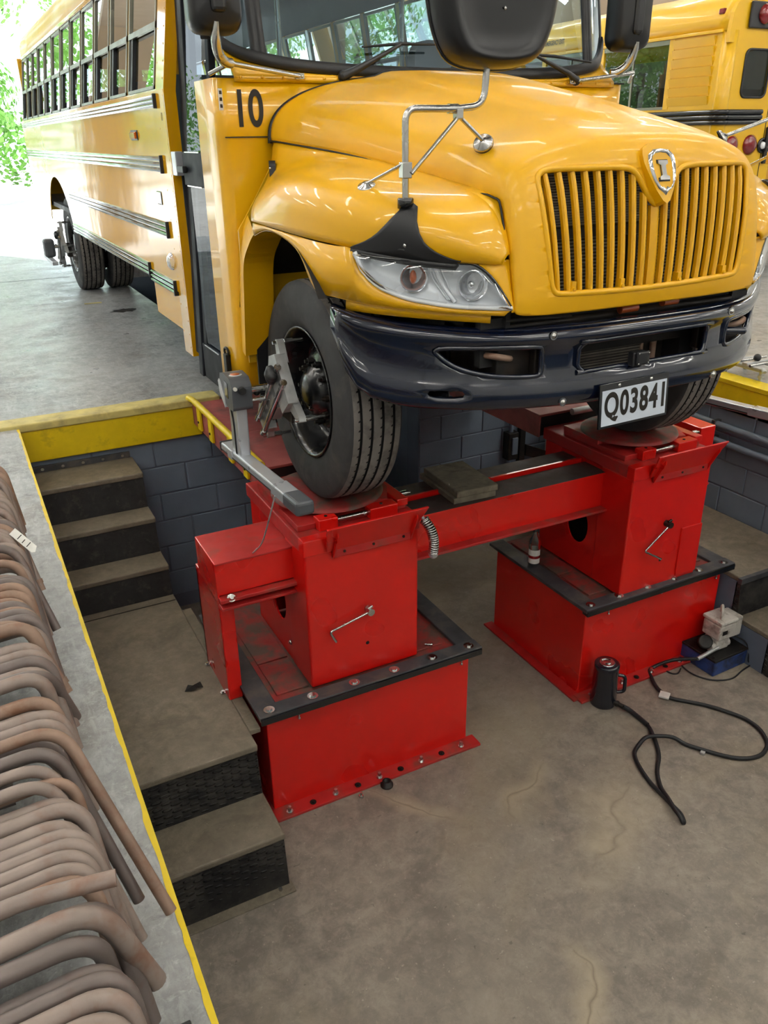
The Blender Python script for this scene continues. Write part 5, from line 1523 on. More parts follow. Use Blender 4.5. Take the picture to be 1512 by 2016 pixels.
# roof
def _roof(b):
    rows = []
    for y in (4.16, 4.3, 6, 8, 10, 12, 12.95):
        rows.append([Vector((XC+1.10*math.sin(a), y, 2.58+0.52*max(0.0, math.cos(a))**0.62)) for a in [math.radians(-90+180*k/28) for k in range(29)]])
    b.grid(rows)
part('roof', 'old_yellow', bus, _roof, solid=0.03, offset=-1)
part('front_cap', 'bus_yellow', bus, lambda b: b.prism([(-1.1, 2.58), (1.1, 2.58)] + [(1.10*math.cos(a), 2.58+0.52*max(0.0, math.sin(a))**0.62) for a in [PI*k/20 for k in range(1, 20)]], (XC, 4.18, 0), (1, 0, 0), (0, 0, 1), (0, 0.05, 0)))
part('rear_cap', 'old_yellow', bus, lambda b: b.prism([(-1.1, 2.5), (1.1, 2.5)] + [(1.10*math.cos(a), 2.58+0.52*max(0.0, math.sin(a))**0.62) for a in [PI*k/20 for k in range(0, 21)]], (XC, 12.93, 0), (1, 0, 0), (0, 0, 1), (0, 0.04, 0)))
part('rear_wall', 'old_yellow', bus, lambda b: (b.box(XC-1.21, XC+1.21, 12.94, 13.0, 0.74, 1.9), b.box(XC-1.15, XC-.9, 12.94, 13.0, 1.9, 2.6), b.box(XC+.9, XC+1.15, 12.94, 13.0, 1.9, 2.6), b.box(XC-.45, XC-.35, 12.94, 13.0, 1.9, 2.6), b.box(XC+.35, XC+.45, 12.94, 13.0, 1.9, 2.6)))
part('marker_lamp', 'amber', bus, lambda b: b.box(XC-1.08, XC-1.0, 7.4, 7.46, 2.78, 2.83), bevel=0.01)
ml = part('side_marker', 'amber', bus, lambda b: b.box(XC-1.25, XC-1.22, 5.82, 5.98, 1.615, 1.655), bevel=0.006)
part('marker_base', 'black_plastic', ml, lambda b: b.box(XC-1.235, XC-1.22, 5.80, 6.0, 1.605, 1.665), bevel=0.004)
sk = part('sticker', 'label_white', bus, lambda b: b.box(XC-1.2285, XC-1.2265, 5.075, 5.14, 1.60, 1.76))
part('sticker_print', 'decal_black', sk, lambda b: [b.box(XC-1.2292, XC-1.2284, 5.085, 5.13, 1.612+q*0.013, 1.617+q*0.013) for q in range(6)] + [b.tube([(XC-1.2292, 5.107+0.012*math.cos(a), 1.725+0.02*math.sin(a)) for a in [2*PI*k/14 for k in range(14)]], 0.002, 4, closed=True)])
part('oval_badge', 'old_yellow', bus, lambda b: b.lathe((XC-1.2215, 5.30, 1.665), (-1, 0, 0), [(0.0, 0.001), (0.0, 0.055), (-0.003, 0.06)], 24))
part('fuel_latch', 'black_gloss', bus, lambda b: b.box(XC-1.235, XC-1.22, 5.34, 5.46, 1.24, 1.32), bevel=0.008)
rl = part('round_lamp', 'lens', bus, lambda b: b.lathe((XC-1.222, 5.28, 0.915), (-1, 0, 0), [(0.0, 0.055), (0.02, 0.05), (0.035, 0.03), (0.04, 0.001)], 20))
part('lamp_back', 'lamp_silver', rl, lambda b: b.lathe((XC-1.222, 5.28, 0.915), (-1, 0, 0), [(0.002, 0.001), (0.002, 0.058), (-0.004, 0.06)], 20))
part('side_vent', 'dark_metal', bus, lambda b: b.box(XC-1.226, XC-1.22, 6.0, 6.06, .90, .94))
part('side_print', 'decal_black', bus, lambda b: [b.box(XC-1.2222, XC-1.2212, 5.44+q*.028, 5.452+q*.028, .895+.006*(q % 2), .94) for q in range(4)] + [b.box(XC-1.2222, XC-1.2212, 5.60+q*.026, 5.612+q*.026, .895, .94-.005*(q % 2)) for q in range(4)])
part('red_reflector', 'red_lens', bus, lambda b: b.lathe((XC-1.221, 5.80, 1.0), (-1, 0, 0), [(0, 0.03), (0.003, 0.03), (0.004, 0.001)], 16))
# number and sticker on the cowl
text_mesh('fleet_number', '10', 'decal_black', bus, (XC-1.122, CY-0.006, 1.652), (1, 0, 0), (0, 0, 1), .162, 0.002, .124, 0.02)
sk2 = part('sticker', 'label_white', bus, lambda b: b.box(XC-1.213, XC-1.187, CY-0.004, CY-0.0005, 1.725, 1.815, Matrix.Rotation(0.5, 3, 'Z')))
part('sticker_print', 'decal_black', sk2, lambda b: [b.box(XC-1.208, XC-1.192, CY-0.0055, CY-0.0042, 1.735+q*0.028, 1.750+q*0.028, Matrix.Rotation(0.5, 3, 'Z')) for q in range(3)])

# windshield
def ws_bottom(h): return csp(abs(h), [(0, 1.893), (.46, 1.900), (.8, 1.918), (.983, 1.945), (1.08, 1.975), (1.15, 2.03), (1.185, 2.09)])
def ws_pt(h, z):
    y = CY+0.03+(z-1.9)*0.20+max(0.0, abs(h)-0.90)**2*1.6
    return Vector((XC+h, y, z))
_wt = 2.56
def pane(b, h0, h1, n=10, m=8):
    rows = []
    for j in range(m+1):
        rows.append([ws_pt(h0+(h1-h0)*i/n, ws_bottom(h0+(h1-h0)*i/n)+(_wt-ws_bottom(h0+(h1-h0)*i/n))*j/m) for i in range(n+1)])
    b.grid(rows)
ws = part('windshield', 'ws_glass', bus, lambda b: pane(b, -.965, .965, 20))
part('corner_glass', 'ws_glass', ws, lambda b: pane(b, -1.185, -1.0, 6))
part('corner_glass', 'ws_glass', ws, lambda b: pane(b, 1.0, 1.185, 6))
_hb = [-1.19+2.38*k/80 for k in range(81)]
part('windshield_frame', 'black_rubber', bus, lambda b: b.grid([[ws_pt(h, ws_bottom(h)+dz)+Vector((0, dy, 0)) for h in _hb] for dz, dy in ((0.03, 0.0), (0.026, -0.02), (0.0, -0.028), (-0.026, -0.02), (-0.03, 0.01))]))
for h in (-.982, .982):
    part('windshield_post', 'black_rubber', bus, lambda b: b.grid([[ws_pt(h+d, ws_bottom(h)+(_wt-ws_bottom(h))*j/8)+Vector((0, dy, 0)) for d, dy in ((-.032, .01), (-.03, -.016), (-.004, -.018), (0, -.010), (.004, -.018), (.03, -.016), (.032, .01))] for j in range(9)], flip=True))
for s in (-1, 1):
    part('door_post', 'black_rubber', bus, lambda b: b.grid([[ws_pt(s*h, ws_bottom(1.15)+(_wt-ws_bottom(1.15))*j/6) for h in (1.165, 1.185, 1.205)] for j in range(7)]), solid=0.01, offset=0)
part('frame_top', 'black_rubber', bus, lambda b: b.grid([[ws_pt(h, _wt+dz)+Vector((0, dy, 0)) for h in _hb] for dz, dy in ((0.03, 0.01), (0.02, -0.02), (-0.03, -0.012), (-0.03, 0.02))], flip=False))
def _strip2(b):
    b.grid([[Vector((XC+h, CY-0.01, z)) for h in _hb[2:-2]] for z in (1.842, 1.868)])
    b.grid([[Vector((XC+h, CY-0.01, 1.868)) for h in _hb[2:-2]], [ws_pt(h, ws_bottom(h)-0.024) for h in _hb[2:-2]]])
cs_ = part('cowl_strip', 'bus_yellow', bus, _strip2, solid=0.006, offset=0)
part('strip_rivets', 'bus_yellow', cs_, lambda b: [b.sphere((XC-1.1+k*0.105, CY-0.014, 1.862), 0.008, 8, (1, 0.5, 1)) for k in range(22)])
# wipers
for (p0, p1, b0, b1) in (((-.585, 1.872), (-.27, 2.015), (-.475, 2.00), (-.05, 2.022)), ((.845, 1.872), (.56, 1.985), (.42, 1.995), (.95, 1.965))):
    y0, y1 = CY-0.02, CY-0.02
    wp = part('wiper', 'black_plastic', bus, lambda b: (b.tube([(XC+p0[0], y0-0.01, p0[1]), (XC+p0[0]*0.72+p1[0]*0.28, y0-0.035, p0[1]*0.72+p1[1]*0.28), (XC+p1[0], y1-0.01, p1[1])], [0.022, 0.015, 0.008], 8), b.sphere((XC+p0[0], y0-0.005, p0[1]), 0.026, 10)))
    part('blade', 'black_rubber', wp, lambda b: (b.tube([(XC+b0[0], y1+0.005, b0[1]), (XC+(b0[0]+b1[0])/2, y1, (b0[1]+b1[1])/2+0.008), (XC+b1[0], y1+0.005, b1[1])], [0.005, 0.009, 0.005], 6),))
# side mirrors on stalks
for s in (-1, 1):
    mh, my = (1.235, 0.0) if s < 0 else (1.125, 0.03)
    q = part('side_mirror', 'mirror_black', bus, lambda b: b.grid([[B(mh, 3.95+my, 2.19, s)+Vector((p[0]*sc, d, p[1]*sc)) for p in rrect(-.115, .115, -.175, .20, .06, 5)] for sc, d in ((0.94, 0.06), (1.0, 0.04), (1.0, -0.02), (0.93, -0.06), (0.8, -0.075), (0.05, -0.08))], closed_u=True))
    part('mirror_face', 'chrome', q, lambda b: b.prism(rrect(-.108, .108, -.167, .192, .055, 5), B(mh, 4.0+my, 2.19, s), (1, 0, 0), (0, 0, 1), (0, 0.008, 0)))
    part('mirror_hump', 'mirror_black', q, lambda b: b.box(XC+s*mh-0.035, XC+s*mh+0.035, 3.855+my, 3.9+my, 2.09, 2.36), bevel=0.02, seg=3)
    part('stalk', 'steel', q, lambda b: b.tube(smooth_path([B(mh+.013, 3.88+my, 2.06, s), B(mh+.015, 3.90+my, 2.0, s), B(mh, 3.93+my, 1.945, s), B(mh-.035, 3.96+my, 1.915, s), B(mh-.07, 3.98+my, 1.91, s)], 5), [0.012+0.010*min(1, k/6) for k in range(21)], 10))
    part('stalk_strut', 'steel', q, lambda b: b.cyl(B(1.19, 3.97, 1.912, s), B(.815, 4.035, 1.868, s), 0.011, 10))
    part('stalk_strut', 'steel', q, lambda b: b.cyl(B(1.185, 3.97, 1.905, s), B(1.245, 4.06, 1.872, s), 0.010, 10))
    part('stalk_foot', 'steel', q, lambda b: (b.box(XC+s*.815-0.022, XC+s*.815+0.022, 4.03, 4.045, 1.855, 1.882), b.sphere(B(.805, 4.03, 1.868, s), 0.008, 8)), bevel=0.004)

# entrance door (near side)
def dx(z, d=0.0): return XC-(side_x(z)+d)
def dbar(b, ya, yb, za, zb, d0=-0.035, d1=0.0):
    b.hexa([(dx(za, d0), ya, za), (dx(za, d1), ya, za), (dx(za, d0), yb, za), (dx(za, d1), yb, za), (dx(zb, d0), ya, zb), (dx(zb, d1), ya, zb), (dx(zb, d0), yb, zb), (dx(zb, d1), yb, zb)])
dr = part('entrance_door', 'door_paint', bus, lambda b: (dbar(b, 4.40, 4.455, .29, 2.5), dbar(b, 4.735, 4.80, .29, 2.5), dbar(b, 4.40, 4.80, .29, .50), dbar(b, 4.40, 4.80, 1.375, 1.545), dbar(b, 4.40, 4.80, 2.42, 2.5)), bevel=0.006)
part('door_trim', 'steel', dr, lambda b: (dbar(b, 4.455, 4.735, 1.372, 1.378, 0, 0.003), dbar(b, 4.455, 4.735, 1.540, 1.546, 0, 0.003), dbar(b, 4.455, 4.735, .495, .503, 0, 0.003)))
part('door_pane', 'door_glass', dr, lambda b: b.add([(dx(.5, -0.015), 4.45, .5), (dx(.5, -0.015), 4.74, .5), (dx(1.38, -0.015), 4.74, 1.38), (dx(1.38, -0.015), 4.45, 1.38)], [(0, 1, 2, 3)]))
part('door_pane', 'door_glass', dr, lambda b: b.add([(dx(1.54, -0.015), 4.45, 1.54), (dx(1.54, -0.015), 4.74, 1.54), (dx(2.43, -0.015), 4.74, 2.43), (dx(2.43, -0.015), 4.45, 2.43)], [(0, 1, 2, 3)]))
part('door_handle', 'black_plastic', dr, lambda b: b.box(XC-1.25, XC-1.225, 4.70, 4.83, 1.44, 1.475), bevel=0.005)
dr2 = part('entrance_door', 'door_paint', bus, lambda b: (dbar(b, 4.81, 4.89, .29, 2.5, -0.03, 0.012), dbar(b, 4.95, 5.01, .40, 2.5, -0.06, -0.01)), bevel=0.006)
part('door_seal', 'black_rubber', dr2, lambda b: dbar(b, 4.89, 4.95, .40, 2.5, -0.06, -0.03))
part('seal_line', 'label_white', dr2, lambda b: dbar(b, 4.893, 4.899, .6, 2.5, -0.03, -0.026))
part('hinge_plate', 'alu', dr2, lambda b: b.box(XC-1.232, XC-1.19, 4.90, 4.99, 1.42, 1.545), bevel=0.004)
part('door_sill', 'black_plastic', bus, lambda b: b.box(XC-1.2, XC-.7, 4.45, 5.0, .28, .31))
part('tow_ring', 'dark_metal', bus, lambda b: (b.tube([(XC-1.235, 4.25+0.035*math.cos(a), .56+0.022*math.sin(a)) for a in [2*PI*k/14 for k in range(14)]], 0.008, 6, closed=True), b.box(XC-1.25, XC-1.222, 4.22, 4.27, .43, .55)), bevel=0.004)
part('grab_rail', 'steel', bus, lambda b: (b.tube(fillet([(XC-1.10, 4.60, 1.28), (XC-1.13, 4.68, 1.24), (XC-1.13, 4.70, .66)], 0.05), 0.011, 8), b.cyl((XC-1.0, 4.55, .62), (XC-1.0, 4.55, 1.7), 0.014, 8)))
part('step_well', 'interior_dark', bus, lambda b: (b.box(XC-1.15, XC-.72, 4.44, 5.0, .30, .33), b.box(XC-.95, XC-.72, 4.44, 5.0, .33, .62), b.box(XC-.72, XC-.68, 4.44, 5.0, .33, .95), b.box(XC-1.18, XC-.70, 5.0, 5.02, .33, 1.5)))
part('blue_panel', 'blue_trim', bus, lambda b: b.box(XC-1.12, XC-.74, 4.97, 4.995, .62, 1.36), bevel=0.03)

# interior
part('interior_floor', 'interior_dark', bus, lambda b: (b.box(XC-.68, XC+1.2, 4.4, 12.9, .90, .95), b.box(XC-1.2, XC-.68, 5.02, 12.9, .90, .95)))
part('dashboard', 'interior_dark', bus, lambda b: b.box(XC-.6, XC+1.15, 4.16, 4.48, 1.4, 1.86), bevel=0.05, seg=3)
part('steering_wheel', 'interior_dark', bus, lambda b: b.tube([(XC+.62+0.23*math.cos(a), 4.62+0.10*math.sin(a), 1.86+0.2*math.sin(a)) for a in [2*PI*k/24 for k in range(24)]], 0.014, 8, closed=True))
part('headliner', 'interior', bus, lambda b: b.grid([[Vector((XC+1.06*math.sin(a), y, 2.56+0.45*max(0.0, math.cos(a))**0.62)) for a in [math.radians(-90+180*k/20) for k in range(21)]] for y in (4.25, 12.9)], flip=True))
sb = MB()
def seat_back(x0, x1, y, z0, z1):
    pts = rrect(x0, x1, z0, z1, 0.09, 4)
    b = MB(); b.prism(pts, (0, y, 0), (1, 0, 0), (0, 0, 1), (0, 0.09, 0))
    b.box(x0, x1, y-0.38, y, z0-0.05, z0+0.08)
    return b
first = None
for k in range(10):
    y = 5.75+k*0.70
    for x0, x1 in ((XC-1.12, XC-.30), (XC+.30, XC+1.12)):
        if first is None:
            first = seat_back(x0, x1, y, 1.38, 1.98).build('seat', 'seat', bus, bevel=0.02)
            f0p = (x0, y)
        else:
            share(first, 'seat', bus, (x0-f0p[0], y-f0p[1], 0))
seat_back(XC+.38, XC+.88, 5.05, 1.42, 2.15).build('driver_seat', 'seat', bus, bevel=0.02)
part('cab_pole', 'steel', bus, lambda b: (b.cyl((XC-.5, 5.1, .95), (XC-.5, 5.1, 2.9), 0.016, 8), b.cyl((XC+.45, 5.35, .95), (XC+.45, 5.35, 2.9), 0.016, 8)))

# underbody
part('front_axle', 'dark_metal', bus, lambda b: (b.box(XC-.85, XC+.85, 3.40, 3.52, .42, .55), b.cyl((XC-.9, 3.46, .515), (XC+.9, 3.46, .515), 0.06, 12)))
part('rear_axle', 'dark_metal', bus, lambda b: (b.cyl((XC-.95, 10.5, .515), (XC+.95, 10.5, .515), 0.09, 12), b.sphere((XC, 10.5, .515), 0.22, 14)))
part('underbody_pan', 'underbody', bus, lambda b: (b.box(XC-1.1, XC+1.1, 5.1, 12.8, .86, .90), b.box(XC-.3, XC+.3, 3.0, 5.0, .55, .8), b.box(XC-1.0, XC-.5, 5.3, 6.6, .42, .86), b.box(XC+.5, XC+1.0, 6.0, 8.0, .42, .86)))

# wheels
def wheel(cx, cy, s, dual_in=False, name='wheel', steer=True):
    """s: outward direction along x"""
    R = 0.515
    c = Vector((cx, cy, R))
    def ty(b):
        k = 40
        prof_side = [(.100, .292), (.118, .305), (.132, .34), (.141, .395), (.139, .44), (.131, .475), (.127, .488), (.124, .497), (.112, .509)]
        b.cur = 0
        b.lathe(c, (s, 0, 0), prof_side, 64)
        b.lathe(c, (s, 0, 0), [(-t, r) for t, r in prof_side[::-1]], 64)
        # ribs and grooves
        gr = [(-.078, .006), (-.026, .006), (.026, .006), (.078, .006)]
        prof = [(.112, .509)]
        for g, w in gr[::-1]:
            prof += [(g+w+0.001, .5145), (g+w, .5135)]
            prof += [(g+w, .503), (g-w, .503)]
            prof += [(g-w, .5135), (g-w-0.001, .5145)]
        prof += [(-.112, .509)]
        for i in range(len(prof)-1):
            (t0, r0), (t1, r1) = prof[i], prof[i+1]
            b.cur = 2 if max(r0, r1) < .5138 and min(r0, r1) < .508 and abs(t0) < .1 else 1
            b.lathe(c, (s, 0, 0), [prof[i], prof[i+1]], 64, smooth=True)
        # sipes along the groove edges
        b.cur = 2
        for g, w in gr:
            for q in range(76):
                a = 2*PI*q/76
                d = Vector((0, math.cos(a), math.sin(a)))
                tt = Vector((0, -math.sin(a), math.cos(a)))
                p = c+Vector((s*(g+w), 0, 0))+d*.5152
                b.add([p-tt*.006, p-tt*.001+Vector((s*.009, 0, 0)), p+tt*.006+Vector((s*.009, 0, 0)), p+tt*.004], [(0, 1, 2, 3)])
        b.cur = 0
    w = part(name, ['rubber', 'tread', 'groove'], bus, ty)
    if steer:
        rp = [(.100, .292), (.128, .310), (.131, .305), (.122, .292), (.10, .283), (.05, .272), (.005, .264), (-.02, .25), (-.005, .232), (.03, .205), (.05, .18), (.058, .165), (.06, .12), (.09, .118), (.10, .09), (.115, .085), (.12, .05), (.122, .001)]
    else:
        rp = [(.100, .292), (.128, .310), (.131, .305), (.122, .292), (.10, .283), (.04, .272), (-.04, .262), (-.10, .245), (-.115, .20), (-.105, .16), (-.09, .14), (.04, .12), (.10, .11), (.105, .001)]
    part('rim', 'rim_black', w, lambda b: b.lathe(c, (s, 0, 0), rp, 48))
    if not dual_in:
        for k in range(10):
            a = 2*PI*k/10
            p = c+Vector((s*(.055 if steer else -.09), .143*math.cos(a), .143*math.sin(a)))
            part('lug_nut', 'dark_metal', w, lambda b: (b.cyl(p, p+Vector((s*.03, 0, 0)), .016, 6, smooth=False), b.cyl(p, p+Vector((s*.045, 0, 0)), .009, 8)))
    return w
wheel(XC-.98, 3.46, -1)
wheel(XC+.98, 3.46, 1)
for s in (-1, 1):
    wheel(XC+s*1.02, 10.5, s, steer=False)
    wheel(XC+s*.69, 10.5, s, dual_in=True, steer=False)

# ================================================================== WHEEL ALIGNMENT GEAR
def clamp(hx, hy, hz, s, label, mats=('cast_alu', 'steel')):
    """three claw wheel clamp held against a rim; s = outward direction along x"""
    t = thing('wheel_clamp', (hx, hy, hz), label, 'wheel clamp', 'wheel clamps of the alignment system')
    def P(y, z, d):   # offsets from the hub, d outward
        return Vector((hx+s*d, hy+y, hz+z))
    # two guide rods on the slant
    ra, rb = (-.135, .155), (.19, -.17)
    for off in ((.0, .0), (-.06, -.055)):
        part('guide_rod', 'steel', t, lambda b: b.cyl(P(ra[0]+off[0], ra[1]+off[1], .152), P(rb[0]+off[0], rb[1]+off[1], .152), .0125, 12))
        for q in (0.02, 0.98):
            pp = P(ra[0]+off[0]+(rb[0]-ra[0])*q, ra[1]+off[1]+(rb[1]-ra[1])*q, .152)
            part('rod_end', 'steel', t, lambda b: b.cyl(pp+Vector((0, -.012, .012)), pp+Vector((0, .012, -.012)), .0165, 12))
    def plate(pts, d0, d1, name):
        return part(name, 'cast_alu', t, lambda b: b.prism(pts, P(0, 0, d0), (0, 1, 0), (0, 0, 1), (s*(d1-d0), 0, 0)), bevel=0.006)
    plate([(-.225, .015), (-.14, -.055), (.02, .10), (-.01, .18), (-.085, .205)], .095, .145, 'upper_jaw')
    plate([(-.06, -.05), (.025, -.135), (.115, -.04), (.03, .055)], .095, .140, 'slide_block')
    plate([(.10, -.20), (.17, -.245), (.245, -.165), (.215, -.10), (.15, -.115)], .09, .135, 'lower_jaw')
    for (a0, a1, w0, w1) in (((-.075, .155), (-.045, .245), .030, .017), ((-.165, .000), (-.262, -.055), .032, .018), ((.175, -.195), (.185, -.262), .030, .018)):
        d_ = Vector((a1[0]-a0[0], a1[1]-a0[1])).normalized()
        n_ = Vector((-d_.y, d_.x))
        pl = [(a0[0]+n_.x*w0, a0[1]+n_.y*w0), (a0[0]-n_.x*w0, a0[1]-n_.y*w0), (a1[0]-n_.x*w1, a1[1]-n_.y*w1), (a1[0]+d_.x*w1, a1[1]+d_.y*w1), (a1[0]+n_.x*w1, a1[1]+n_.y*w1)]
        cl = plate(pl, .085, .118, 'claw_arm')
        e0, e1 = P(a1[0], a1[1], .135), P(a1[0], a1[1], -.01)
        part('claw_pin', 'steel', cl, lambda b: (b.cyl(e0, e1, .008, 10), b.cyl(P(a1[0], a1[1], .08), P(a1[0], a1[1], .04), .013, 10)))
    part('star_knob', 'black_plastic', t, lambda b: b.grid([[P(-.095+rr*(1+.16*math.cos(4*a))*math.cos(a), .115+rr*(1+.16*math.cos(4*a))*math.sin(a), d) for a in [2*PI*k/24 for k in range(24)]] for rr, d in ((.012, .15), (.03, .152), (.040, .165), (.038, .185), (.02, .195), (.002, .197))], closed_u=True, flip=(s > 0)))
    parts('lock_knob', 'black_plastic', t, [lambda b: (b.sphere(P(.13, -.02, .17), .017, 10), b.cyl(P(.13, -.02, .13), P(.13, -.02, .17), .009, 8)), lambda b: b.sphere(P(.06, -.03, .165), .014, 10)])
    part('spindle', 'steel', t, lambda b: (b.cyl(P(.045, -.03, .10), P(.045, -.03, .235), .011, 12),))
    part('drive_screw', 'dark_metal', t, lambda b: (b.cyl(P(-.11, .05, .10), P(.12, -.16, .10), .009, 8), b.cyl(P(.02, -.02, .03), P(.02, -.02, .10), .035, 14), b.box(*(sorted((hx+s*.02, hx+s*.07))), hy-.05, hy+.08, hz-.14, hz-.03)), bevel=0.006)
    return t
clamp(1.335, 3.47, 0.53, -1, 'silver three-claw wheel clamp fixed on the near front wheel')
clamp(3.585, 3.47, 0.53, 1, 'silver wheel clamp fixed on the far front wheel')
clamp(1.31, 10.5, 0.52, -1, 'dark wheel clamp with sensor on the rear wheel beside the open door')

def sensor(sx, sy, z0, s, label, near=True):
    t = thing('alignment_sensor', (sx, sy, z0), label, 'sensor', 'alignment sensor heads')
    def X(a, c): return sorted((sx+s*a, sx+s*c))
    # horizontal boom, tilted a little
    def boom(b, w0, w1, ya, yb, h0, h1):
        za, zb = z0+(ya-3.6)*-.06, z0+(yb-3.6)*-.06
        x0, x1 = sx-w0, sx+w1
        b.hexa([(x0, ya, za+h0), (x1, ya, za+h0), (x0, yb, zb+h0), (x1, yb, zb+h0), (x0, ya, za+h1), (x1, ya, za+h1), (x0, yb, zb+h1), (x1, yb, zb+h1)])
    part('boom', 'alu', t, lambda b: boom(b, .034, .034, sy-.62, sy+.30, 0, .042), bevel=0.007)
    part('boom_sleeve', 'alu', t, lambda b: boom(b, .038, .038, sy-.62, sy-.45, -.003, .046), bevel=0.006)
    part('boom_collar', 'alu', t, lambda b: boom(b, .039, .039, sy+.10, sy+.17, -.004, .047), bevel=0.005)
    part('boom_end', 'grey_plastic', t, lambda b: boom(b, .042, .042, sy-.76, sy-.60, -.012, .052), bevel=0.016, seg=3)
    part('boom_seal', 'black_rubber', t, lambda b: boom(b, .037, .037, sy+.285, sy+.305, -.003, .045), bevel=0.004)
    part('side_groove', 'black_rubber', t, lambda b: boom(b, .036, -.033, sy-.45, sy+.28, .006, .012))
    # upright stalk
    part('stalk', 'alu', t, lambda b: (b.box(sx-.022, sx+.030, sy+.0, sy+.055, z0+.03, z0+.31),), bevel=0.006)
    part('stalk_back', 'cast_alu', t, lambda b: b.prism([(.055, .03), (.13, .03), (.12, .16), (.13, .30), (.055, .30)], (sx-.020, sy, z0), (0, 1, 0), (0, 0, 1), (.046, 0, 0)), bevel=0.006)
    part('stalk_seal', 'black_rubber', t, lambda b: b.tube(smooth_path([(sx-.023, sy+.055, z0+.04), (sx-.023, sy+.056, z0+.16), (sx-.023, sy+.075, z0+.24), (sx-.023, sy+.12, z0+.31)], 5), 0.005, 6))
    # head
    zh = z0+.275
    hd = part('head', 'grey_plastic', t, lambda b: b.prism([(-.03, 0), (.07, .005), (.14, .055), (.155, .115), (.14, .15), (.085, .16), (.0, .152), (-.032, .12)], (sx-.045, sy, zh), (0, 1, 0), (0, 0, 1), (.095, 0, 0)), bevel=0.020, seg=3)
    part('head_shell', 'alu', hd, lambda b: b.prism([(.085, -.01), (.155, .048), (.17, .105), (.15, .122), (.085, .05)], (sx-.049, sy, zh), (0, 1, 0), (0, 0, 1), (.10, 0, 0)), bevel=0.010)
    part('keypad', 'black_gloss', hd, lambda b: b.prism([(.03, .05), (.075, .055), (.075, .128), (.03, .122)], (sx-.0475, sy, zh), (0, 1, 0), (0, 0, 1), (.004, 0, 0)))
    part('head_badge', 'orange_bulb', hd, lambda b: b.lathe((sx, sy+.05, zh+.156), (0, 0, 1), [(0.0, .024), (.003, .022), (.004, .001)], 16))
    part('badge_ring', 'label_white', hd, lambda b: b.lathe((sx, sy+.05, zh+.154), (0, 0, 1), [(0.0, .034), (.002, .034), (.003, .001)], 18))
    part('head_knob', 'black_plastic', hd, lambda b: b.cyl((sx, sy-.02, zh+.10), (sx+.0, sy-.055, zh+.10), .017, 14))
    part('head_jack', 'label_white', hd, lambda b: b.cyl((sx-.03, sy-.03, zh+.11), (sx-.03, sy-.042, zh+.11), .009, 10))
    part('mount_pin', 'steel', t, lambda b: b.cyl((sx-s*.04, sy+.0, zh+.09), (sx-s*.16, sy+.0, zh+.09), .016, 14))
    return t
sensor(1.06, 3.53, 0.185, -1, 'grey alignment sensor with long silver boom at the near front wheel')
def lead(b):
    b.tube(smooth_path([(1.02, 3.02, .225), (1.0, 3.03, .15), (.99, 3.08, .05), (.985, 3.16, -.06), (.985, 3.30, -.168), (1.02, 3.34, -.170)], 6), .0035, 6)
tag(part('sensor_lead', 'cast_alu', None, lead), 'thin wire hanging off the silver sensor boom', 'wire')
sensor(3.84, 3.40, 0.115, 1, 'grey alignment sensor with silver boom at the far front wheel')
rs = thing('alignment_sensor', (1.05, 10.4, 0.5), 'dark alignment sensor on the rear wheel seen against daylight', 'sensor', 'alignment sensor heads')
part('head', 'grey_plastic', rs, lambda b: b.box(.98, 1.10, 10.35, 10.5, .40, .60), bevel=0.03)
part('boom', 'alu', rs, lambda b: b.box(1.0, 1.06, 9.95, 10.75, .36, .40), bevel=0.006)
part('mount_pin', 'steel', rs, lambda b: b.cyl((1.05, 10.45, .5), (1.31, 10.45, .51), .016, 10))
# spare clamp lying on the floor beyond the right kerb
sc = thing('spare_clamp', (5.0, 3.85, 0), 'silver wheel clamp lying on the floor beyond the right yellow kerb', 'wheel clamp')
part('frame', 'cast_alu', sc, lambda b: (b.box(4.86, 4.90, 3.72, 4.05, .07, .10), b.box(5.06, 5.10, 3.72, 4.05, .07, .10), b.box(4.86, 5.12, 3.84, 3.89, .085, .115), b.box(4.84, 5.14, 3.96, 4.0, .085, .115)), bevel=0.01)
for x, y in ((4.88, 3.73), (5.08, 3.73), (4.88, 4.03), (5.08, 4.03)):
    part('claw', 'cast_alu', sc, lambda b: (b.cyl((x, y, .0), (x, y, .085), .012, 10), b.cyl((x, y, .03), (x, y, .05), .02, 10), b.tube([(x, y, .09), (x-.02, y-.03, .10), (x-.03, y-.05, .085)], .016, 8)))
part('knob', 'black_plastic', sc, lambda b: b.sphere((4.98, 3.86, .135), .028, 10))
part('guide_rod', 'steel', sc, lambda b: (b.cyl((4.84, 3.80, .105), (5.16, 3.80, .105), .010, 10), b.cyl((4.84, 3.93, .105), (5.16, 3.93, .105), .010, 10)))

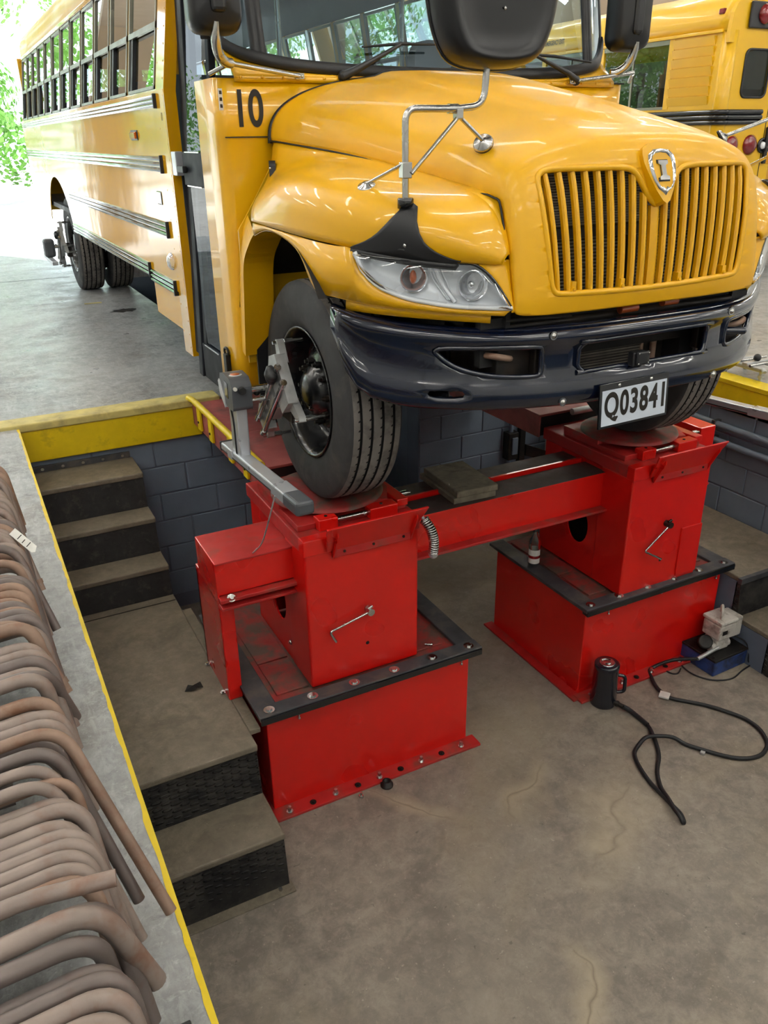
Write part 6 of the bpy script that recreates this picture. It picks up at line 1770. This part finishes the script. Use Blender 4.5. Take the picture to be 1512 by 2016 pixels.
# ================================================================== HANGING EXHAUST PIPES
rack = thing('pipe_rack', (-.32, 1.8, 0), 'steel rail rack that carries the bent pipes', 'rack')
part('rail', 'pipe_dark', rack, lambda b: b.box(-.24, -.20, .3, 3.7, .355, .40))
for y in (.33, 1.95, 3.67):
    part('upright', 'pipe_dark', rack, lambda b: b.box(-.24, -.20, y-.02, y+.02, 0, .355))
    part('foot', 'pipe_dark', rack, lambda b: b.box(-.30, -.14, y-.04, y+.04, 0, .012))
pr = random.Random(11)
MATS = ['pipe', 'pipe', 'pipe', 'pipe_dark', 'pipe_rust']
def bent_pipe(path, r, mat, label, fit=False, band=None, bendr=0.07, stripe=False):
    c = Vector(path[0])
    P = fillet(path, bendr, 8)
    o = thing('bent_pipe', (c.x, c.y, 0.0), label, 'pipe', 'bent pipes hung in a row on the rack')
    part('tube', mat, o, lambda b: b.tube(P, r, 14))
    if fit:
        d = (P[-1]-P[-2]).normalized()
        part('end_fitting', 'pipe_rust', o, lambda b: (b.cyl(P[-1]-d*.025, P[-1]-d*.01, r*1.25, 14), b.cyl(P[-1]-d*.012, P[-1]+d*.016, r*1.12, 6, smooth=False)))
    if band is not None:
        k = band
        part('tape_band', 'label_white', o, lambda b: b.tube([P[0].lerp(P[1], k), P[0].lerp(P[1], k+.055)], r*1.03, 14, caps=False))
    return o
_u = ['', 'first', 'second', 'third', 'fourth', 'fifth', 'sixth', 'seventh', 'eighth', 'ninth']
_t10 = ['tenth', 'eleventh', 'twelfth', 'thirteenth', 'fourteenth', 'fifteenth', 'sixteenth', 'seventeenth', 'eighteenth', 'nineteenth']
ORD = _u[1:] + _t10
for _a, _b in (('twenty', 'twentieth'), ('thirty', 'thirtieth'), ('forty', 'fortieth'), ('fifty', 'fiftieth'), ('sixty', 'sixtieth'), ('seventy', 'seventieth'), ('eighty', 'eightieth')):
    ORD += [_b] + [_a+'-'+q for q in _u[1:]]
CN = {'pipe': 'grey brown', 'pipe_dark': 'dark grey', 'pipe_rust': 'rusty brown'}
TAKEN = sorted([(1.56, .0135), (1.50, .0135), (1.46, .0125), (1.41, .0130), (1.05, .0185), (1.01, .0160), (2.55, .0135), (2.87, .0135), (2.45, .0130), (2.02, .0175), (2.06, .0150), (1.80, .0140), (1.77, .0165), (1.13, .0145)])
SLOTS = [(q[0], q[1], 'taken') for q in TAKEN]
y = 0.78
while y < 3.45:
    r = 0.0155+pr.uniform(-.0012, .0012)
    hit = [q for q in TAKEN if abs(q[0]-y) < q[1]+r]
    if hit:
        y = hit[-1][0]+hit[-1][1]+r+.0005
        continue
    SLOTS.append((y, r, 'row'))
    y += 2*r+pr.uniform(.0003, .004)
SLOTS.sort()
for (ya, ra, ka), (yb, rb, kb) in list(zip(SLOTS, SLOTS[1:])):
    free = (yb-rb)-(ya+ra)
    if free > .016:
        SLOTS.append(((ya+ra+yb-rb)/2, min(.0155, free/2-.0004), 'low'))
SLOTS.sort()
for ip, (y, r, kind) in enumerate(SLOTS):
    if kind == 'taken':
        continue
    z = 0.425+pr.uniform(-.010, .014)
    xb = 0.006+pr.uniform(-.022, .010)
    mat = pr.choice(MATS)
    lab = '%s bent steel pipe, %s of the row counted from the near end' % (CN[mat], ORD[ip])
    dy, zl = pr.uniform(.080, .090), pr.uniform(.19, .24)
    bent_pipe([(-.46, y, .02), (-.45, y, z-.03), (-.30, y, z-.022), (xb, y, z), (xb+pr.uniform(.012, .03), y-dy, zl)], r, mat, lab, bendr=[.10, .04, .065])
# individual long ones that lean out of the row
OUTP = []
def leg(y, corner, end, r, mat, label, **kw):
    OUTP.append(bent_pipe([(-.46, y, .02), (-.45, y, .42), (-.30, y, .435), (corner[0], y, corner[1]), end], r, mat, label, bendr=[.10, .04, .07], **kw))
leg(1.56, (.004, .462), (.140, 1.344, .05), .0135, 'pipe_rust', 'longest rusty brown pipe leg leaning out towards the yellow line')
leg(1.50, (-.016, .462), (.082, 1.381, .08), .0135, 'pipe_dark', 'dark pipe leg ending just short of the longest leaning leg')
leg(1.46, (-.030, .455), (.069, 1.314, .04), .0125, 'pipe', 'grey pipe leg tucked beneath the dark leaning leg')
leg(1.41, (-.034, .455), (.054, 1.323, .06), .0130, 'pipe', 'thin grey pipe leg with its end low above the ledge')
leg(1.05, (-.004, .468), (.064, 1.040, .25), .0185, 'pipe', 'thick short pipe leg jutting out near the front of the row')
leg(1.01, (-.014, .450), (.012, 1.06, .15), .0160, 'pipe_dark', 'dark stubby pipe leg below the thick jutting one')
leg(2.55, (-.010, .462), (.062, 2.413, .20), .0135, 'pipe_dark', 'dark spotted pipe leg reaching out in the far half of the row')
leg(2.87, (-.004, .462), (.046, 2.732, .20), .0135, 'pipe', 'pipe leg with a hexagon end fitting near the white tag', fit=True)
leg(2.45, (-.006, .455), (.020, 2.430, .25), .0130, 'pipe_rust', 'pipe leg with a rusty end fitting behind the spotted leg', fit=True)
leg(2.02, (-.004, .470), (.004, 1.975, .33), .0175, 'pipe_rust', 'thick brown pipe elbow hooking down at the middle of the row')
leg(2.06, (-.024, .460), (.038, 1.966, .28), .0150, 'pipe_rust', 'rusty pipe leg with a collar end beside the brown elbow', fit=True)
leg(1.80, (.004, .455), (.048, 1.867, .25), .0140, 'pipe_dark', 'dark pipe leg below the brown elbow in mid row')
leg(1.77, (-.002, .470), (.002, 1.745, .25), .0165, 'pipe', 'grey bent pipe leg just past the longest leaning leg')
OUTP.append(bent_pipe([(-.46, 1.13, .02), (-.45, 1.13, .42), (-.30, 1.125, .45), (-.10, 1.105, .478), (.036, 1.085, .475)], .0145, 'pipe', 'straight pipe end sticking out sideways over the row', bendr=[.1, .04, .03]))
# white paper tag wired to a pipe
tg = thing('paper_tag', (.01, 2.66, .37), 'white printed paper tag tied to a pipe in the row', 'tag')
_ta, _tb, _tn = Vector((.55, -.62, -.56)).normalized(), Vector((.45, .62, .10)).normalized(), Vector((0, 0, 1))
_tn = _ta.cross(_tb).normalized()
_tn = _tn if _tn.z > 0 else -_tn
_t0 = Vector((-.012, 2.70, .43))
part('card', 'label_white', tg, lambda b: b.prism([(0, 0), (.095, 0), (.105, .012), (.095, .036), (0, .036)], _t0, _ta, _tb, _tn*.0015))
part('print', 'label_ink', tg, lambda b: [b.prism([(.03+q*.02, .005), (.033+q*.02, .005), (.033+q*.02, .031-.006*(q % 2)), (.03+q*.02, .031-.006*(q % 2))], _t0+_tn*.0016, _ta, _tb, _tn*.0006) for q in range(3)])
# torn black scrap on the ledge
def _scrap(b):
    b.box(.060, .115, .98, 1.10, .0, .03)
    b.box(.060, .066, .98, 1.10, .03, .042)
tag(part('plastic_scrap', 'black_plastic', None, _scrap, bevel=0.004), 'dark torn plastic block on the ledge at the bottom of the view', 'scrap')

# ================================================================== SECOND BUS
BX, BY = 8.1, 7.35
b2 = thing('school_bus', (BX+1.2, BY+5, 0), 'second yellow school bus parked with its rear end towards the pit', 'bus')
W2, L2 = 2.40, 7.8
part('lower_side', 'old_yellow', b2, lambda b: (b.box(BX, BX+.02, BY+.12, BY+L2, .7, 1.86), b.box(BX+W2-.02, BX+W2, BY+.12, BY+L2, .7, 1.86)))
part('lower_rear', 'old_yellow', b2, lambda b: (b.box(BX+.12, BX+W2-.12, BY, BY+.02, .6, 1.86),))
def corner(b, x, sx):
    rows = []
    for z in (.65, 1.86, 2.62):
        rows.append([Vector((x+sx*.12-sx*.12*math.cos(a), BY+.12-.12*math.sin(a), z)) for a in [PI/2*k/8 for k in range(9)]])
    b.grid(rows, flip=(sx < 0))
part('corner_panel', 'old_yellow', b2, lambda b: corner(b, BX, 1), solid=0.01)
part('corner_panel', 'old_yellow', b2, lambda b: corner(b, BX+W2, -1), solid=0.01)
# side slatted panel behind the last window
sp2 = part('side_quarter', 'old_yellow', b2, lambda b: b.box(BX, BX+.02, BY+.12, BY+.85, 1.86, 2.62))
for k in range(7):
    part('side_slat', 'old_yellow', sp2, lambda b: b.hexa([(BX-.004, BY+.2, 1.89+k*.1), (BX+.004, BY+.2, 1.89+k*.1), (BX-.004, BY+.82, 1.89+k*.1), (BX+.004, BY+.82, 1.89+k*.1), (BX-.030, BY+.2, 1.98+k*.1), (BX+.004, BY+.2, 1.98+k*.1), (BX-.030, BY+.82, 1.98+k*.1), (BX+.004, BY+.82, 1.98+k*.1)]))
for k in range(5):
    y0 = BY+.85+k*1.22
    wn = part('window', 'win_frame', b2, lambda b: (b.box(BX, BX+.02, y0, y0+.05, 1.86, 2.62), b.box(BX-.004, BX+.02, y0, y0+1.22, 2.55, 2.62), b.box(BX, BX+.02, y0+.62, y0+.65, 1.86, 2.6), b.box(BX-.004, BX+.02, y0, y0+1.22, 1.86, 1.89)))
    part('pane', 'win_glass_dim', wn, lambda b: b.add([(BX+.01, y0+.05, 1.88), (BX+.01, y0+1.22, 1.88), (BX+.01, y0+1.22, 2.58), (BX+.01, y0+.05, 2.58)], [(0, 1, 2, 3)]))
    part('window_post', 'old_yellow', b2, lambda b: b.box(BX-.006, BX+.03, y0-.04, y0+.04, 1.86, 2.62))
part('far_side_upper', 'interior', b2, lambda b: b.box(BX+W2-.02, BX+W2, BY+.12, BY+L2, 1.86, 2.62))
part('front_bulkhead', 'interior', b2, lambda b: b.box(BX+.02, BX+W2-.02, BY+L2-.05, BY+L2, .95, 3.0))
def _roof2(b):
    rows = []
    for y in (BY+.06, BY+.2, BY+5, BY+L2):
        rows.append([Vector((BX+W2/2+1.2*math.sin(a), y, 2.62+.52*max(0.0, math.cos(a))**.62)) for a in [math.radians(-90+180*k/24) for k in range(25)]])
    b.grid(rows)
part('roof', 'old_yellow', b2, _roof2, solid=.03)
part('drip_rail', 'old_yellow', b2, lambda b: b.box(BX-.03, BX+.02, BY+.1, BY+L2, 2.60, 2.635), bevel=0.008)
part('rear_cap', 'old_yellow', b2, lambda b: b.prism([(0, 2.5), (W2, 2.5)] + [(W2/2+1.2*math.cos(a), 2.62+.52*max(0.0, math.sin(a))**.62) for a in [PI*k/20 for k in range(0, 21)]], (BX, BY+.01, 0), (1, 0, 0), (0, 0, 1), (0, .05, 0)))
# rear wall with window openings
def _rear(b):
    holes = [rrect(.28, .68, 1.96, 2.44, .07), rrect(.90, 1.50, 1.96, 2.44, .07), rrect(1.72, 2.12, 1.96, 2.44, .07)]
    b.cdt([(.12, 1.86), (W2-.12, 1.86), (W2-.12, 2.62), (.12, 2.62)], holes, .15, lambda u, v: Vector((BX+u, BY, v)), smooth=False)
part('upper_rear', 'old_yellow', b2, _rear, solid=.02)
for x0, x1 in ((.28, .68), (.90, 1.50), (1.72, 2.12)):
    wn = part('rear_window', 'black_rubber', b2, lambda b: b.tube([(BX+p[0], BY-.004, p[1]) for p in rrect(x0, x1, 1.96, 2.44, .07)], .014, 6, closed=True))
    part('pane', 'win_glass_dim', wn, lambda b: b.prism(rrect(x0, x1, 1.96, 2.44, .07), (BX, BY+.01, 0), (1, 0, 0), (0, 0, 1), (0, .003, 0)))
for z in (1.70, 1.755, 1.81):
    part('rear_rub_rail', 'black_gloss', b2, lambda b: (b.cyl((BX+.10, BY-.015, z), (BX+.66, BY-.015, z), .028, 12),))
    part('side_rub_rail', 'black_gloss', b2, lambda b: b.cyl((BX-.012, BY+.12, z), (BX-.012, BY+L2, z), .026, 10))
    part('corner_rub_rail', 'black_gloss', b2, lambda b: b.tube([Vector((BX+.12-.132*math.cos(a), BY+.12-.135*math.sin(a), z)) for a in [PI/2*k/8 for k in range(9)]], .027, 10))
for i, (x, z, r, m) in enumerate(((.30, 1.46, .10, 'red_lens'), (.66, 1.46, .11, 'red_lens'))):
    part('tail_lamp', m, b2, lambda b: b.lathe((BX+x*.85, BY, z), (0, -1, 0), [(0, r), (.02, r), (.045, r*.6), (.05, .001)], 24))
bw = part('backup_lamp', 'black_gloss', b2, lambda b: b.lathe((BX+.78, BY, 1.45), (0, -1, 0), [(0, .085), (.02, .085), (.022, .065), (.012, .06), (.012, .001)], 24))
part('lamp_core', 'lamp_silver', bw, lambda b: b.lathe((BX+.78, BY, 1.45), (0, -1, 0), [(.012, .04), (.03, .035), (.035, .001)], 18))
wl = part('warning_panel', 'black_plastic', b2, lambda b: b.box(BX+.24, BX+.98, BY-.03, BY, 2.64, 2.90), bevel=0.02)
part('warning_lamp', 'red_lens', wl, lambda b: b.lathe((BX+.46, BY-.03, 2.78), (0, -1, 0), [(0, .10), (.02, .10), (.05, .06), (.055, .001)], 24))
part('warning_lamp', 'amber', wl, lambda b: b.lathe((BX+.76, BY-.03, 2.77), (0, -1, 0), [(0, .10), (.02, .10), (.05, .06), (.055, .001)], 24))
part('roof_marker', 'red_lens', b2, lambda b: b.box(BX+.0, BX+.10, BY+.14, BY+.22, 2.78, 2.84), bevel=0.015)
part('rear_door_seam', 'black_rubber', b2, lambda b: (b.box(BX+.78, BX+.79, BY-.003, BY, .7, 2.56), b.box(BX+1.61, BX+1.62, BY-.003, BY, .7, 2.56)))
part('door_latch', 'black_plastic', b2, lambda b: (b.box(BX+.80, BX+.86, BY-.04, BY, 1.25, 1.65), b.box(BX+.80, BX+.95, BY-.05, BY-.02, 1.38, 1.44)), bevel=0.01)
part('bumper', 'black_gloss', b2, lambda b: b.box(BX-.02, BX+W2+.02, BY-.2, BY+.05, .45, .68), bevel=0.03)
part('chassis', 'underbody', b2, lambda b: b.box(BX+.2, BX+W2-.2, BY+.1, BY+L2, .5, .75))
part('floor_pan', 'interior_dark', b2, lambda b: b.box(BX+.02, BX+W2-.02, BY+.05, BY+L2, .95, 1.0))
f2 = None
for k in range(8):
    for x0 in (BX+.1, BX+1.4):
        if f2 is None:
            f2 = seat_back(x0, x0+.9, BY+.6, 1.45, 2.12).build('seat', 'seat', b2, bevel=0.02); f2p = (x0, BY+.6)
        else:
            share(f2, 'seat', b2, (x0-f2p[0], k*.75, 0))
for x in (BX+.2, BX+W2-.2):
    tw = part('wheel', 'rubber', b2, lambda b: b.lathe((x, BY+2.6, .515), (1, 0, 0), [(-.14, .30), (-.14, .48), (-.11, .515), (.11, .515), (.14, .48), (.14, .30)], 40))
    part('rim', 'rim_black', tw, lambda b: b.lathe((x, BY+2.6, .515), (1, 0, 0), [(-.13, .30), (-.05, .25), (-.03, .001)], 30))
    # the front pair is hidden but carries the bus
    part('wheel', 'rubber', b2, lambda b: b.lathe((x, BY+6.8, .515), (1, 0, 0), [(-.14, .30), (-.14, .48), (-.11, .515), (.11, .515), (.14, .48), (.14, .30)], 30))
text_mesh('roof_print', 'EMERGENCY EXIT', 'decal_black', b2, (BX-.004, 10.64, 2.735), (0, -1, 0), (0.08, 0, 1), .06, 0.003, .42)
